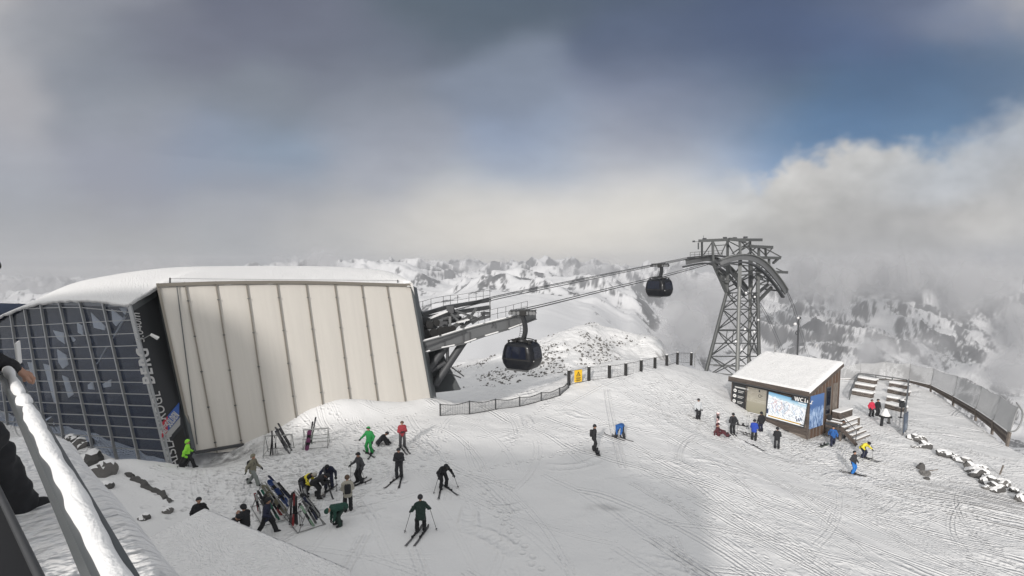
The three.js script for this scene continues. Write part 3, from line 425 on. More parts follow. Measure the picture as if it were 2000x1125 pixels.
// ------------------------------------------------------------------ cable boom at the end of the station
const sheave = (c, r, w, axis) => new THREE.CylinderGeometry(r, r, w, 18).rotateX(Math.PI / 2).applyMatrix4(new THREE.Matrix4().makeRotationY(axis)).translate(c.x, c.y, c.z);
{
  const bm = thing('cable_boom', at(880, 680, 48), 'grey steel cable boom reaching out from the right end of the white station', 'cable boom');
  const P = (x, y, d) => at(x, y, d).sub(bm.position), part = (n, g, m, l) => mesh(n, g, m, bm, l);
  const dd = (x, o = 0) => lerp(46, 50.5, (x - 820) / 228) + o;
  const up = [[806, 672], [860, 657], [905, 643], [945, 632], [990, 621], [1047, 605]], lo = [[806, 694], [860, 680], [905, 671], [945, 657], [990, 644], [1047, 623]];
  for (const [o, label] of [[0, 'front'], [2.6, 'rear']]) {
    const list = []; for (let i = 0; i < 5; i++) list.push(quadGeo(P(...lo[i], dd(lo[i][0], o)), P(...lo[i + 1], dd(lo[i + 1][0], o)), P(...up[i + 1], dd(up[i + 1][0], o)), P(...up[i], dd(up[i][0], o)), 0.08));
    part('girder', merge(list), M.steel);
    for (const e of [up, lo]) part('flange', merge(e.slice(0, -1).map((p, i) => barGeo(P(...p, dd(p[0], o - 0.1)), P(...e[i + 1], dd(e[i + 1][0], o - 0.1)), 0.45, 0.07))), e === up ? M.galv : M.steel);
    if (!o) for (const e of [up, lo]) for (let i = 0; i < 5; i++) { const a = P(...e[i], dd(e[i][0], -0.1)), b = P(...e[i + 1], dd(e[i + 1][0], -0.1)); part('snow_strip', barGeo(a.clone().lerp(b, 0.06).add(V(0, 0.06, e === up ? 0 : 0.12)), a.clone().lerp(b, e === up ? 0.95 : 0.62).add(V(0, 0.06, e === up ? 0 : 0.12)), 0.22, 0.08), M.snowSoft); }
  }
  for (const [x, y] of [[868, 662], [905, 652], [918, 648], [993, 624]]) part('stiffener', barGeo(P(x, y, dd(x, -0.08)), P(x + 1, y + 21, dd(x, -0.08)), 0.12, 0.1), M.steelDark);
  part('flange', barGeo(P(822, 682, dd(822, -0.12)), P(912, 648, dd(912, -0.12)), 0.1, 0.12), M.steelDark, 'dark slanting edge across the girder web');
  // upper track behind
  const d2 = (x, o = 0) => lerp(50, 54, (x - 820) / 137) + o;
  for (const [a, b, w, h] of [[[812, 618], [872, 600], 0.5, 0.35], [[872, 600], [957, 586], 0.5, 0.35], [[880, 612], [957, 600], 0.4, 0.4], [[812, 624], [880, 612], 0.4, 0.4], [[812, 640], [900, 622], 0.5, 0.5], [[826, 652], [905, 632], 0.3, 0.2]]) part('track_beam', barGeo(P(...a, d2(a[0])), P(...b, d2(b[0])), w, h), M.steelDark);
  for (const [a, b, w] of [[[888, 606], [932, 622], 0.2], [[930, 602], [905, 640], 0.22], [[880, 612], [896, 628], 0.2], [[905, 622], [885, 645], 0.22], [[915, 618], [880, 640], 0.2], [[935, 624], [955, 618], 0.25], [[922, 632], [946, 615], 0.2], [[879, 618], [879, 645], 0.25], [[957, 586], [957, 620], 0.12], [[940, 612], [957, 612], 0.3], [[900, 640], [930, 620], 0.25]]) part('brace', barGeo(P(...a, d2(a[0], -1.5)), P(...b, d2(b[0], -1.5)), w), M.steel);
  for (const [a, b, r] of [[[840, 628], [895, 616], 0.28], [[820, 632], [862, 626], 0.4]]) part('drive_shaft', tubeGeo(P(...a, d2(a[0], -1)), P(...b, d2(b[0], -1)), r, r, 14), M.steel);
  for (const [x, y, r] of [[832, 652, 0.42], [848, 650, 0.42], [862, 647, 0.45], [872, 645, 0.42], [884, 642, 0.3], [838, 634, 0.36], [852, 630, 0.32], [826, 660, 0.4]]) part('sheave', sheave(P(x, y, dd(x, 1.2)), r, 0.3, 0.5), M.rubber);
  for (const [x, y, w, h] of [[826, 626, 1.0, 0.7], [846, 638, 0.8, 0.6], [866, 632, 0.9, 0.5], [880, 604, 0.7, 0.7]]) part('gear_box', (() => { const p = P(x, y, d2(x, -1.2)); return boxGeo(w, h, 0.8, p.x, p.y, p.z); })(), M.steelDark);
  part('snow_strip', barGeo(P(838, 622, d2(840, -1.6)), P(872, 608, d2(872, -1.6)), 0.6, 0.1), M.snowSoft); part('snow_strip', barGeo(P(826, 647, d2(826, -1.6)), P(862, 640, d2(862, -1.6)), 0.6, 0.1), M.snowSoft); part('snow_strip', barGeo(P(893, 630, d2(893, -2)), P(915, 624, d2(915, -2)), 0.5, 0.1), M.snowSoft);
  // handrails
  const rail = (pts, h, d) => { const q = pts.map(([x, y]) => P(x, y, d(x))); for (let i = 0; i < q.length; i++) { part('handrail_post', tubeGeo(q[i], q[i].clone().add(V(0, h, 0)), 0.025, 0.025, 5), M.steelDark); if (i) for (const k of [1, 0.5]) part('handrail', tubeGeo(q[i - 1].clone().add(V(0, h * k, 0)), q[i].clone().add(V(0, h * k, 0)), 0.02, 0.02, 5), M.steelDark); } };
  rail([[866, 599], [880, 597], [894, 596], [916, 592], [930, 590], [944, 588], [957, 586]], 1.05, (x) => d2(x, 0.3)); rail([[812, 613], [826, 609], [842, 604], [866, 599]], 1.05, (x) => d2(x, 0.3));
  rail([[934, 632], [947, 628], [957, 626], [972, 622], [988, 619], [1003, 615], [1018, 611], [1030, 608]], 1.05, (x) => dd(x, 2.4)); rail([[905, 636], [916, 632], [934, 628], [945, 620], [957, 618]], 0.95, (x) => d2(x, -1.8));
  for (const [a, b, r] of [[[908, 664], [849, 752], 0.36], [[872, 675], [826, 738], 0.36], [[874, 676], [874, 705], 0.15], [[870, 708], [826, 735], 0.22]]) part('column', tubeGeo(P(...a, dd(a[0], 0.8)), P(...b, dd(b[0], 0.8)), r, r, 16), M.steelDark);
  for (const [a, b] of [[[838, 712], [900, 738]], [[836, 740], [884, 728]], [[870, 708], [906, 735]]]) part('brace', barGeo(P(...a, dd(a[0], 1.4)), P(...b, dd(b[0], 1.4)), 0.12), M.steelDark);
  part('emblem', (() => { const s = new THREE.Shape(); s.moveTo(-0.22, 0); s.quadraticCurveTo(-0.1, 0.5, 0.12, 0.62); s.quadraticCurveTo(0.25, 0.3, 0.2, 0); s.lineTo(0.1, 0); s.quadraticCurveTo(0.1, 0.25, 0.02, 0.36); s.quadraticCurveTo(-0.06, 0.2, -0.12, 0); s.closePath(); const p = P(964, 641, dd(964, -0.1)); return new THREE.ExtrudeGeometry(s, { depth: 0.02, bevelEnabled: false }).translate(p.x, p.y, p.z); })(), M.steelDark);
}
// ------------------------------------------------------------------ gondola cabins
M.cabin = phys(0.008, 0.009, 0.012, { roughness: 0.35, specularIntensity: 0.45, clearcoat: 0.15, clearcoatRoughness: 0.1 });
M.cabinGlass = phys(0.012, 0.015, 0.026, { roughness: 0.06, specularIntensity: 0.7 });
function cabin(name, pos, yaw, hang, label) {       // pos: middle of the floor
  const c = thing(name, pos, label, 'gondola', 'gondola cabins'); c.rotation.y = yaw;
  const part = (n, g, m, l) => mesh(n, g, m, c, l);
  const prof = [[0, 0.62, 0.86], [0.12, 0.78, 0.9], [0.55, 0.94, 0.97], [0.95, 1.0, 1.0], [1.1, 1.0, 1.0], [1.7, 0.95, 0.965], [2.25, 0.85, 0.91], [2.5, 0.7, 0.84], [2.58, 0.45, 0.7]];   // height, half length and half width factors
  const HL = 1.72, HW = 1.35;
  const sec = (h) => { let k = prof.length - 2; for (let i = 0; i < prof.length - 1; i++) if (h <= prof[i + 1][0]) { k = i; break; } const t = clamp((h - prof[k][0]) / (prof[k + 1][0] - prof[k][0]), 0, 1); return [lerp(prof[k][1], prof[k + 1][1], t), lerp(prof[k][2], prof[k + 1][2], t)]; };
  const pt = (a, h, out = 0) => { const [fl, fw] = sec(h), ca = Math.cos(a), sa = Math.sin(a), n = 5.5, q = Math.pow(Math.pow(Math.abs(ca), n) + Math.pow(Math.abs(sa), n), -1 / n); return V(ca * q * (HL * fl + out), h, sa * q * (HW * fw + out)); };
  const shell = (a0, a1, h0, h1, out, na, nh) => gridGeo(na + 1, nh + 1, (i, j) => pt(lerp(a0, a1, i / na), lerp(h0, h1, j / nh), out));
  const body = gridGeo(73, 26, (i, j) => { const t = j / 25; return pt(i / 72 * Math.PI * 2, t * 2.58); });
  part('body', merge([body, new THREE.ShapeGeometry(new THREE.Shape(Array.from({ length: 48 }, (_, i) => { const p = pt(i / 48 * 6.2832, 2.58); return new THREE.Vector2(p.x, p.z); }))).rotateX(Math.PI / 2).translate(0, 2.58, 0), new THREE.ShapeGeometry(new THREE.Shape(Array.from({ length: 48 }, (_, i) => { const p = pt(i / 48 * 6.2832, 0); return new THREE.Vector2(p.x, p.z); }))).rotateX(Math.PI / 2)]), M.cabin);
  const A = (x, z) => Math.atan2(z, x);
  for (const s of [1, -1]) {                         // end windows and side windows
    const e = s > 0 ? 0 : Math.PI; part('end_window', shell(e - 0.52, e + 0.52, 1.14, 2.2, 0.015, 12, 6), M.cabinGlass); part('end_window', shell(e - 0.5, e + 0.5, 0.3, 0.95, 0.012, 12, 4), M.cabin);
    for (const [a0, a1] of [[1.0, 1.32], [1.35, 1.79], [1.82, 2.14]]) part('side_window', shell(s * a0, s * a1, 1.14, 2.24, 0.015, 8, 6), M.cabinGlass);
    part('door', shell(s * 1.32, s * 1.82, 0.12, 1.12, 0.014, 8, 5), M.cabin); part('door_rail', shell(s * 0.78, s * 2.36, 0.04, 0.11, 0.05, 12, 1), M.steel);
    part('bumper_strip', shell(s * 0.8, s * 2.34, 0.98, 1.06, 0.02, 16, 1), M.rubber);
    part('lamp', shell(e - 0.62, e - 0.56, 0.9, 1.0, 0.03, 2, 1), M.white); part('lamp', shell(e + 0.56, e + 0.62, 0.9, 1.0, 0.03, 2, 1), M.white);
  }
  part('floor_rail', boxGeo(2.3, 0.08, 0.12, 0, -0.05, 1.05), M.steel);
  for (const z of [-0.55, 0.55]) part('roof_rail', curveGeo([V(-1.25, 2.45, z), V(-1.0, 2.72, z), V(-0.3, 2.86, z * 0.7), V(0.3, 2.86, z * 0.7), V(1.0, 2.72, z), V(1.25, 2.45, z)], 0.05), M.rubber);
  part('roof_step', boxGeo(0.5, 0.14, 0.7, -0.75, 2.66, 0), M.rubber); part('roof_step', boxGeo(0.5, 0.14, 0.7, 0.75, 2.66, 0), M.rubber);
  for (const [x, z] of [[-1.1, 0.7], [1.1, 0.7], [-1.1, -0.7], [1.1, -0.7], [-0.4, 0.6]]) part('roof_bracket', boxGeo(0.14, 0.26, 0.12, x, 2.62, z), M.rubber);
  part('damper', (() => { const g = new THREE.CylinderGeometry(0.36, 0.44, 0.2, 16); return g.translate(0, 2.72, 0); })(), M.darkMetal);
  const arm = [V(0, 2.7, 0), V(0.22, 3.1, 0), V(0.34, 3.7, 0), V(0.22, 4.5, 0), V(0.05, 4.5 + (hang - 4.5) * 0.6, 0), V(0, hang, 0)], cv = new THREE.CatmullRomCurve3(arm);
  { const sh = []; for (let i = 0; i < 14; i++) { const a = cv.getPoint(i / 14), b = cv.getPoint((i + 1) / 14); sh.push(barGeo(a, b.clone().lerp(a, -0.08), 0.42, 0.34 - 0.06 * i / 14)); } part('hanger_arm', merge(sh), M.darkMetal); }
  for (let i = 2; i < 13; i++) { const p = cv.getPoint(i / 14); part('rung', tubeGeo(p.clone().add(V(-0.5, 0, 0.1)), p.clone().add(V(-0.2, 0, 0.1)), 0.02, 0.02, 5), M.steel); }
  part('ladder_rail', curveGeo(Array.from({ length: 6 }, (_, i) => cv.getPoint(0.12 + i * 0.16).add(V(-0.5, 0, 0.1))), 0.022, 16, 5), M.steel);
  const car = new THREE.Group(); car.position.set(0, hang, 0); car.rotation.y = 0.35; add(car, 'carriage', c);
  mesh('carriage_frame', new RoundedBoxGeometry(2.6, 0.34, 0.5, 2, 0.08).rotateZ(0.06), M.darkMetal, car); mesh('grip', new RoundedBoxGeometry(0.7, 0.55, 0.75, 2, 0.1).translate(0.1, -0.05, 0), M.rubber, car);
  for (const x of [-1.15, -0.75, -0.35, 0.45, 0.85, 1.15]) for (const z of [-0.28, 0.28]) mesh('roller', new THREE.CylinderGeometry(0.17, 0.17, 0.1, 14).rotateX(Math.PI / 2).translate(x, -0.06, z), M.steel, car);
  mesh('carriage_cover', new RoundedBoxGeometry(1.9, 0.12, 0.62, 2, 0.05).translate(-0.2, 0.24, 0).rotateZ(0.06), M.steelDark, car);
  return c;
}
{
  const p = at(1020, 719, 48.5); cabin('gondola_cabin', p, -0.52, (719 - 608) / 1000 * 48.5, 'black gondola cabin hanging at the end of the steel boom'); 
  const q = at(1287, 579, 74); cabin('gondola_cabin', q, -0.95, (579 - 521) / 1000 * 74 + 0.2, 'black gondola cabin out on the cable near the lattice pylon');
}
// ------------------------------------------------------------------ the lattice pylon
{
  const tw = thing('lattice_pylon', at(1440, 720, 75), 'tall grey steel lattice pylon with arched cable saddles behind the hut', 'pylon');
  const P = (x, y, d) => at(x, y, d).sub(tw.position), part = (n, g, m) => mesh(n, g, m, tw);
  const leg = { A: [[1366, 775, 76], [1419, 572, 78]], B: [[1439, 775, 72.5], [1444, 560, 75]], C: [[1484, 775, 77], [1480, 575, 78.5]], D: [[1461, 775, 81], [1466, 560, 82]] };
  const on = (k, y) => { const [a, b] = leg[k], t = (a[1] - y) / (a[1] - b[1]); return P(lerp(a[0], b[0], t), y, lerp(a[2], b[2], t)); };
  for (const k of 'ABCD') part('leg', tubeGeo(on(k, 790), on(k, k === 'A' || k === 'C' ? 572 : 555), 0.3, 0.25, 12), k === 'B' || k === 'D' ? M.towerPale : M.tower);
  const lv = [738, 696, 645, 604, 572], faces = ['AB', 'BC', 'CD', 'DA'];
  for (const f of faces) for (let i = 0; i < lv.length; i++) {
    const [a, b] = f, p = on(a, lv[i]), q = on(b, lv[i]); part('brace', tubeGeo(p, q, i === 2 ? 0.14 : 0.085, undefined, 6), M.tower);
    if (i < lv.length - 1) { const r = on(a, lv[i + 1]), s = on(b, lv[i + 1]); part('brace', tubeGeo(p, s, 0.09, undefined, 6), M.tower); part('brace', tubeGeo(q, r, 0.09, undefined, 6), M.tower); if (i % 2) { const c = p.clone().add(q).add(r).add(s).multiplyScalar(0.25); part('brace', tubeGeo(on(a, (lv[i] + lv[i + 1]) / 2), c, 0.07, undefined, 6), M.tower); part('brace', tubeGeo(on(b, (lv[i] + lv[i + 1]) / 2), c, 0.07, undefined, 6), M.tower); part('brace', tubeGeo(c, r.clone().lerp(s, 0.5), 0.06, undefined, 6), M.tower); } }
  }
  const N = (list, w, mat = M.tower, name = 'brace') => { for (const [a, b, c, d, e, f] of list) part(name, barGeo(P(a, b, c), P(d, e, f), w), mat); };
  // head: uprights, arms and their bracing
  N([[1444, 560, 75, 1446, 498, 75.5], [1466, 562, 82, 1466, 503, 82], [1419, 574, 78, 1423, 504, 78.5], [1480, 577, 78.5, 1481, 512, 79]], 0.5, M.tower, 'upright');
  N([[1419, 572, 78, 1392, 512, 77], [1481, 588, 78.5, 1507, 561, 80], [1426, 575, 83, 1398, 512, 84], [1470, 580, 83, 1500, 556, 86]], 0.38, M.tower, 'outrigger');
  N([[1402, 531, 77, 1423, 545, 78.5], [1423, 545, 78.5, 1396, 517, 77], [1409, 548, 77.5, 1423, 536, 78.5], [1409, 548, 77.5, 1444, 548, 75], [1423, 530, 78.5, 1446, 552, 75], [1446, 520, 75.5, 1423, 552, 78.5], [1446, 515, 75.5, 1480, 548, 78.6], [1481, 520, 79, 1446, 548, 75], [1446, 538, 75.3, 1500, 532, 80], [1446, 531, 75.4, 1490, 527, 80], [1481, 545, 79, 1507, 533, 80.5], [1481, 535, 79, 1515, 556, 81], [1481, 556, 79, 1515, 540, 81], [1481, 556, 79, 1520, 557, 81.5], [1497, 560, 80, 1507, 530, 80.5], [1466, 540, 82, 1500, 550, 84], [1466, 520, 82, 1490, 545, 84], [1466, 550, 82, 1490, 520, 84], [1444, 572, 75.4, 1480, 572, 78.5], [1466, 572, 82, 1480, 545, 79], [1419, 572, 78, 1444, 560, 75], [1423, 515, 78.5, 1466, 520, 82], [1466, 540, 82, 1423, 560, 78.5]], 0.16);
  const arc = (pts, name) => { const q = new THREE.CatmullRomCurve3(pts.map((p) => P(...p))).getPoints(20), list = [], fl = [], lo = []; for (let i = 0; i < 20; i++) { const a = q[i], b = q[i + 1], dn = V(0, -0.95, 0); list.push(barGeo(a.clone().add(V(0, -0.4, 0)), b.clone().add(V(0, -0.4, 0)), 0.22, 0.85)); fl.push(barGeo(a, b, 0.9, 0.1)); lo.push(barGeo(a.clone().add(V(-0.5, -1.15, 0.2)), b.clone().add(V(-0.5, -1.15, 0.2)), 0.5, 0.25)); } part(name, merge(list), M.steel); part('saddle_flange', merge(fl), M.towerPale); part('saddle_track', merge(lo), M.steelDark); };
  arc([[1406, 507, 74], [1421, 502, 74], [1436, 498, 74.2], [1452, 496.5, 74.6], [1469, 498.5, 75.2], [1485, 506, 76], [1500, 519, 77], [1513, 534, 78], [1525, 550, 79], [1535, 566, 80]], 'saddle');
  arc([[1340, 507, 80.5], [1362, 502.5, 81], [1385, 500, 82], [1402, 505, 83], [1419, 516, 84], [1434, 531, 85], [1448, 549, 86], [1459, 564, 87]], 'saddle');
  // walkway of the rear saddle and its rail, service gantries
  N([[1344, 504, 80, 1392, 499, 82], [1392, 499, 82, 1425, 502, 80]], 0.3, M.steelDark, 'walkway');
  for (let i = 0; i < 8; i++) part('handrail_post', tubeGeo(P(1348 + i * 9, 504 - i * 0.7, 80.5), P(1348 + i * 9, 493 - i * 0.7, 80.5), 0.03, undefined, 4), M.steelDark); for (const k of [11, 6]) part('handrail', tubeGeo(P(1348, 504 - k, 80.5), P(1411, 500 - k, 80.5), 0.028, undefined, 4), M.steelDark);
  N([[1365, 470.5, 78, 1424, 468, 78], [1424, 467, 75.5, 1456, 470, 76], [1440, 468.5, 76, 1487, 468.5, 79], [1462, 481, 77, 1508, 483, 80], [1480, 503, 78, 1523, 504, 81], [1482, 530, 79, 1537, 532, 82]], 0.42, M.tower, 'gantry_beam');
  N([[1371, 470, 78, 1371, 500, 80], [1392, 470, 78, 1393, 514, 77.5], [1421, 468, 78, 1421, 502, 78.2], [1445, 468, 76, 1446, 500, 75.5], [1465, 469, 77.5, 1466, 505, 82], [1482, 482, 79, 1482, 500, 79], [1495, 484, 79, 1496, 505, 80], [1502, 504, 80, 1502, 520, 80], [1520, 505, 81, 1510, 514, 80]], 0.3, M.tower, 'gantry_post');
  N([[1374, 498, 79, 1391, 473, 78], [1394, 473, 78, 1406, 500, 78], [1407, 500, 78, 1420, 472, 78], [1421, 475, 78, 1436, 500, 78], [1421, 470, 78, 1448, 484, 76], [1448, 472, 76, 1476, 500, 78], [1430, 495, 76, 1465, 472, 77.5], [1465, 484, 78, 1482, 498, 79], [1482, 486, 79, 1500, 503, 80], [1495, 500, 79.6, 1508, 485, 80], [1445, 470, 76, 1474, 481, 78], [1471, 479, 78, 1504, 490, 80], [1500, 488, 80, 1526, 502, 81.5], [1516, 524, 81, 1533, 532, 82], [1395, 480, 77.8, 1420, 478, 78], [1446, 490, 75.6, 1466, 478, 77.6], [1436, 500, 76, 1460, 476, 77], [1455, 500, 76, 1476, 484, 78]], 0.13);
  for (const [x, y, d] of [[1376, 466.5, 78], [1416, 464.5, 78], [1456, 463.5, 76], [1435, 465, 78]]) part('beacon_box', (() => { const p = P(x, y, d); return boxGeo(0.45, 0.25, 0.45, p.x, p.y, p.z); })(), M.steelDark);
  part('antenna', tubeGeo(P(1374, 466, 78), P(1374, 460, 78), 0.03, undefined, 4), M.steelDark); part('antenna', barGeo(P(1353, 472, 78), P(1366, 472, 78), 0.06), M.steelDark); part('wind_meter', barGeo(P(1364, 474, 78), P(1364, 487, 78), 0.16), M.steelDark); part('camera_box', (() => { const p = P(1355, 471.5, 78); return boxGeo(0.3, 0.25, 0.3, p.x, p.y, p.z); })(), M.steelDark);
  for (const [x, y, d] of [[1455, 643, 74], [1473, 648, 76], [1481, 625, 77], [1457, 572, 75], [1474, 580, 78], [1437, 667, 73], [1448, 683, 73]]) part('snow_cap', new THREE.IcosahedronGeometry(0.16, 1).translate(...P(x, y, d - 0.5).toArray()), M.snowSoft);
  N([[1394, 714, 77, 1440, 716, 73.5], [1386, 728, 77, 1437, 733, 73.5], [1380, 712, 78, 1484, 716, 78]], 0.18, M.galv, 'base_rail');
  part('platform', barGeo(P(1496, 565, 80), P(1537, 570, 80.5), 0.5, 0.25), M.steelDark); part('walk_box', barGeo(P(1527, 566, 80), P(1537, 570, 80), 0.5, 0.5), M.steelDark);
}
// ------------------------------------------------------------------ cables
{
  const cable = (label, pts, r, group) => { const q = new THREE.CatmullRomCurve3(pts.map((p) => at(...p))); const m = mesh('cable', new THREE.TubeGeometry(q, 40, r, 6), M.steelDark); tag(m, label, 'cable', group); };
  cable('uppermost cable between the boom end and the pylon walkway', [[890, 599, 51], [957, 581, 54], [1150, 541.5, 66], [1283, 515, 75], [1345, 502.5, 80.5]], 0.045);
  cable('middle cable of the upper track between boom and pylon', [[890, 601.5, 51], [957, 583.5, 54], [1150, 543.5, 66], [1283, 516.5, 75], [1345, 504.5, 80.5]], 0.04);
  cable('lowest cable of the upper track passing the far gondola cabin', [[890, 605, 51], [957, 587.5, 54], [1150, 546.5, 66], [1283, 518.5, 75], [1345, 506, 80.5]], 0.045);
  cable('upper of the two cables leaving the near gondola cabin', [[1000, 607, 49], [1048, 597, 50.5], [1200, 560, 62], [1300, 536, 70], [1412, 506, 74]], 0.045);
  cable('lower of the two cables leaving the near gondola cabin', [[1000, 611, 49], [1048, 601, 50.5], [1200, 563.5, 62], [1300, 539.5, 70], [1412, 508.5, 74]], 0.055);
  cable('left cable running down into the valley from the long saddle', [[1533, 562, 80], [1548, 600, 110], [1560, 640, 160], [1572, 680, 230], [1582, 712, 320]], 0.05);
  cable('right cable running down into the valley from the long saddle', [[1537, 566, 80], [1552, 600, 110], [1564, 640, 160], [1576, 680, 230], [1586, 712, 320]], 0.05);
  cable('left cable running down from the inner saddle behind the pylon', [[1459, 563, 87], [1486, 600, 112], [1509, 645, 165], [1526, 685, 240], [1536, 715, 330]], 0.06);
  cable('right cable running down from the inner saddle behind the pylon', [[1461, 560, 87], [1490, 600, 112], [1513, 645, 165], [1530, 685, 240], [1540, 715, 330]], 0.06);
  const g = thing('lookout_mast', at(1557, 720, 96), 'slim dark mast with a white lamp and camera behind the hut roof', 'mast'), P = (x, y) => at(x, y, 96).sub(g.position);
  mesh('pole', tubeGeo(P(1556, 730), P(1560, 622), 0.16), M.steelDark, g); mesh('lamp', new THREE.SphereGeometry(0.3, 12, 8).translate(...P(1553, 633).toArray()), M.white, g); mesh('lamp', new THREE.SphereGeometry(0.24, 12, 8).translate(...P(1559, 621).toArray()), M.white, g); mesh('camera_housing', new THREE.SphereGeometry(0.24, 12, 8).translate(...P(1562, 621).toArray()), M.rubber, g); mesh('ring', new THREE.TorusGeometry(0.32, 0.06, 6, 16).translate(...P(1557, 650).toArray()), M.steelDark, g);
}
// ------------------------------------------------------------------ the hut with the piste map
{
  const onLevel = (x, y, lvl) => { const r = ray(x, y); return camera.position.clone().addScaledVector(r, (lvl - EYE) / r.y); }, FL = onLevel(1424, 806, -2.7), FR = onLevel(1575, 846, -2.7);
  const w = FR.distanceTo(FL), ex = FR.clone().sub(FL).normalize(), ez = V(ex.z, 0, -ex.x).normalize(); if (ez.z > 0) ez.negate();   // ez: away from the viewer
  const hut = thing('wooden_hut', FL.clone().add(FR).multiplyScalar(0.5), 'wooden hut with snowy flat roof and a large piste map on its front', 'hut');
  hut.matrixAutoUpdate = true; const bas = new THREE.Matrix4().makeBasis(ex, V(0, 1, 0), ez.clone().negate()); hut.quaternion.setFromRotationMatrix(bas); hut.updateMatrixWorld(true);
  const inv = hut.matrixWorld.clone().invert(), L = (px, py, z) => { const r = ray(px, py).transformDirection(inv), o = camera.position.clone().applyMatrix4(inv); return o.addScaledVector(r, (z - o.z) / r.z); };
  const part = (n, g, m, l, p = hut) => mesh(n, g, m, p, l);
  const tl = L(1430, 741, 0), tr = L(1583, 771, 0), bl = L(1426, 805, 0), br = L(1574, 846, 0), D = 5.3, HW = w / 2;
  const H = (tl.y + tr.y) / 2, rise = 1.85, x0 = Math.min(tl.x, bl.x) + 0.1, x1 = Math.max(tr.x, br.x) - 0.05; HUT = { hut, H, x0, x1, D, rise };
  const yAt = (z) => H + rise * (-z) / D;
  // log and board walls, board by board
  const y0 = -0.55, n = 12; for (let k = 0; k < n; k++) { const a = y0 + (H - y0) * k / n, b = y0 + (H - y0) * (k + 1) / n - 0.025; part('board', boxGeo(x1 - x0, b - a, 0.12, (x0 + x1) / 2, (a + b) / 2, -0.06 + 0.012 * (k % 3)), k % 3 ? M.wood : M.woodPale); }
  for (let k = 0; k < 34; k++) { const z = -0.2 - k * (D - 0.3) / 34, top = yAt(z) - 0.05; part('board', boxGeo(0.1, top - y0, (D - 0.3) / 34 - 0.03, x1 - 0.05 - 0.012 * (k % 3), (top + y0) / 2, z - 0.15), k % 4 ? M.woodWarm : M.woodPale); part('board', boxGeo(0.1, top - y0, (D - 0.3) / 34 - 0.02, x0 + 0.05, (top + y0) / 2, z - 0.15), M.woodWarm); }
  part('back_wall', boxGeo(x1 - x0, yAt(-D) - y0, 0.12, (x0 + x1) / 2, (yAt(-D) + y0) / 2, -D), M.wood);
  const slabR = new THREE.Matrix4(); const roofG = (t, o, dy) => { const a = [[x0 - o, 0.35], [x1 + o, 0.35], [x1 + o, -D - 0.3], [x0 - o, -D - 0.3]].map(([x, z]) => V(x, yAt(z) + dy, z)); return quadGeo(a[0], a[1], a[2], a[3], t); };
  part('roof', roofG(0.34, 0.12, 0.3), M.wood); part('fascia', boxGeo(x1 - x0 + 0.3, 0.42, 0.06, (x0 + x1) / 2, H + 0.12, 0.40), M.wood);
  { const nx = 40, nz = 50, g = gridGeo(nx, nz, (i, j) => { const u = i / (nx - 1), v = j / (nz - 1), x = lerp(x0 - 0.14, x1 + 0.14, u), z = lerp(0.42, -D - 0.32, v), ed = Math.min(1, Math.min(u, 1 - u, v * 1.3, 1 - v) * 22); return V(x, yAt(z) + 0.31 + 0.24 * Math.sqrt(ed) + 0.03 * fbm(x, z, 3), z); }); part('roof_snow', planarUV(g), M.snowCrust); }
  part('roof_pin', tubeGeo(L(1513, 688, -D + 0.6), L(1513, 674, -D + 0.6), 0.05), M.galv); for (const [x, z] of [[-1, -5], [-2.2, -5.6], [-1.2, -3], [0.4, -8]]) part('roof_vent', tubeGeo(V(x, yAt(z) + 0.3, z), V(x, yAt(z) + 0.62, z), 0.05, undefined, 6), M.pale);
  const Q = (a, b, c, d, o = 0.05) => quadGeo(...[a, b, c, d].map(([x, y]) => { const p = L(x, y, 0); p.z = o; return p; }), 0.05, V(0, 0, 1));
  // front: list of lifts, banner, piste map, beam with lettering
  part('lift_board', Q([1429, 799], [1454, 805], [1457, 752], [1432, 746], 0.07), M.anthracite);
  for (let k = 0; k < 4; k++) { const y = 762 + k * 10.3, p = L(1437 - k * 0.9, y, 0); part('round_symbol', new THREE.CylinderGeometry(0.17, 0.17, 0.03, 20).rotateX(Math.PI / 2).translate(p.x, p.y, 0.1), M.white); part('symbol_mark', boxGeo(0.14, 0.06, 0.02, p.x, p.y, 0.125), M.black); for (const [o, len] of [[0.09, 0.62], [-0.05, 0.5]]) part('text_line', boxGeo(len, 0.055, 0.02, p.x + 0.32 + len / 2, p.y + o - 0.06, 0.085), M.pale); }
  { const p = L(1436, 752.5, 0); part('text_line', boxGeo(1.15, 0.12, 0.02, p.x + 0.6, p.y - 0.12, 0.085), M.pale); part('symbol', boxGeo(0.17, 0.17, 0.03, p.x + 1.35, p.y - 0.12, 0.08), M.white); }
  const banner = canvasTex(256, 320, (c, w2, h2) => {
    const g = c.createLinearGradient(0, 0, 0, h2); g.addColorStop(0, '#8f8a80'); g.addColorStop(0.55, '#a9a597'); g.addColorStop(0.6, '#9a9686'); g.addColorStop(1, '#8f8c7b'); c.fillStyle = g; c.fillRect(0, 0, w2, h2);
    const r = rng(4); for (let k = 0; k < 900; k++) { c.fillStyle = `rgba(${r() < 0.5 ? '90,88,80' : '215,212,204'},${0.06 + 0.12 * r()})`; const y = r() * 190; c.fillRect(r() * w2, y, 6 + 26 * r(), 1 + 4 * r()); } 
    c.strokeStyle = '#333'; c.lineWidth = 2; c.beginPath(); c.moveTo(0, 28); c.lineTo(w2, 8); c.stroke(); c.fillStyle = '#26282b'; c.fillRect(148, 20, 16, 26); c.lineWidth = 6; c.beginPath(); c.arc(166, 92, 17, 0, 7); c.stroke(); c.fillRect(176, 84, 30, 6);
  });
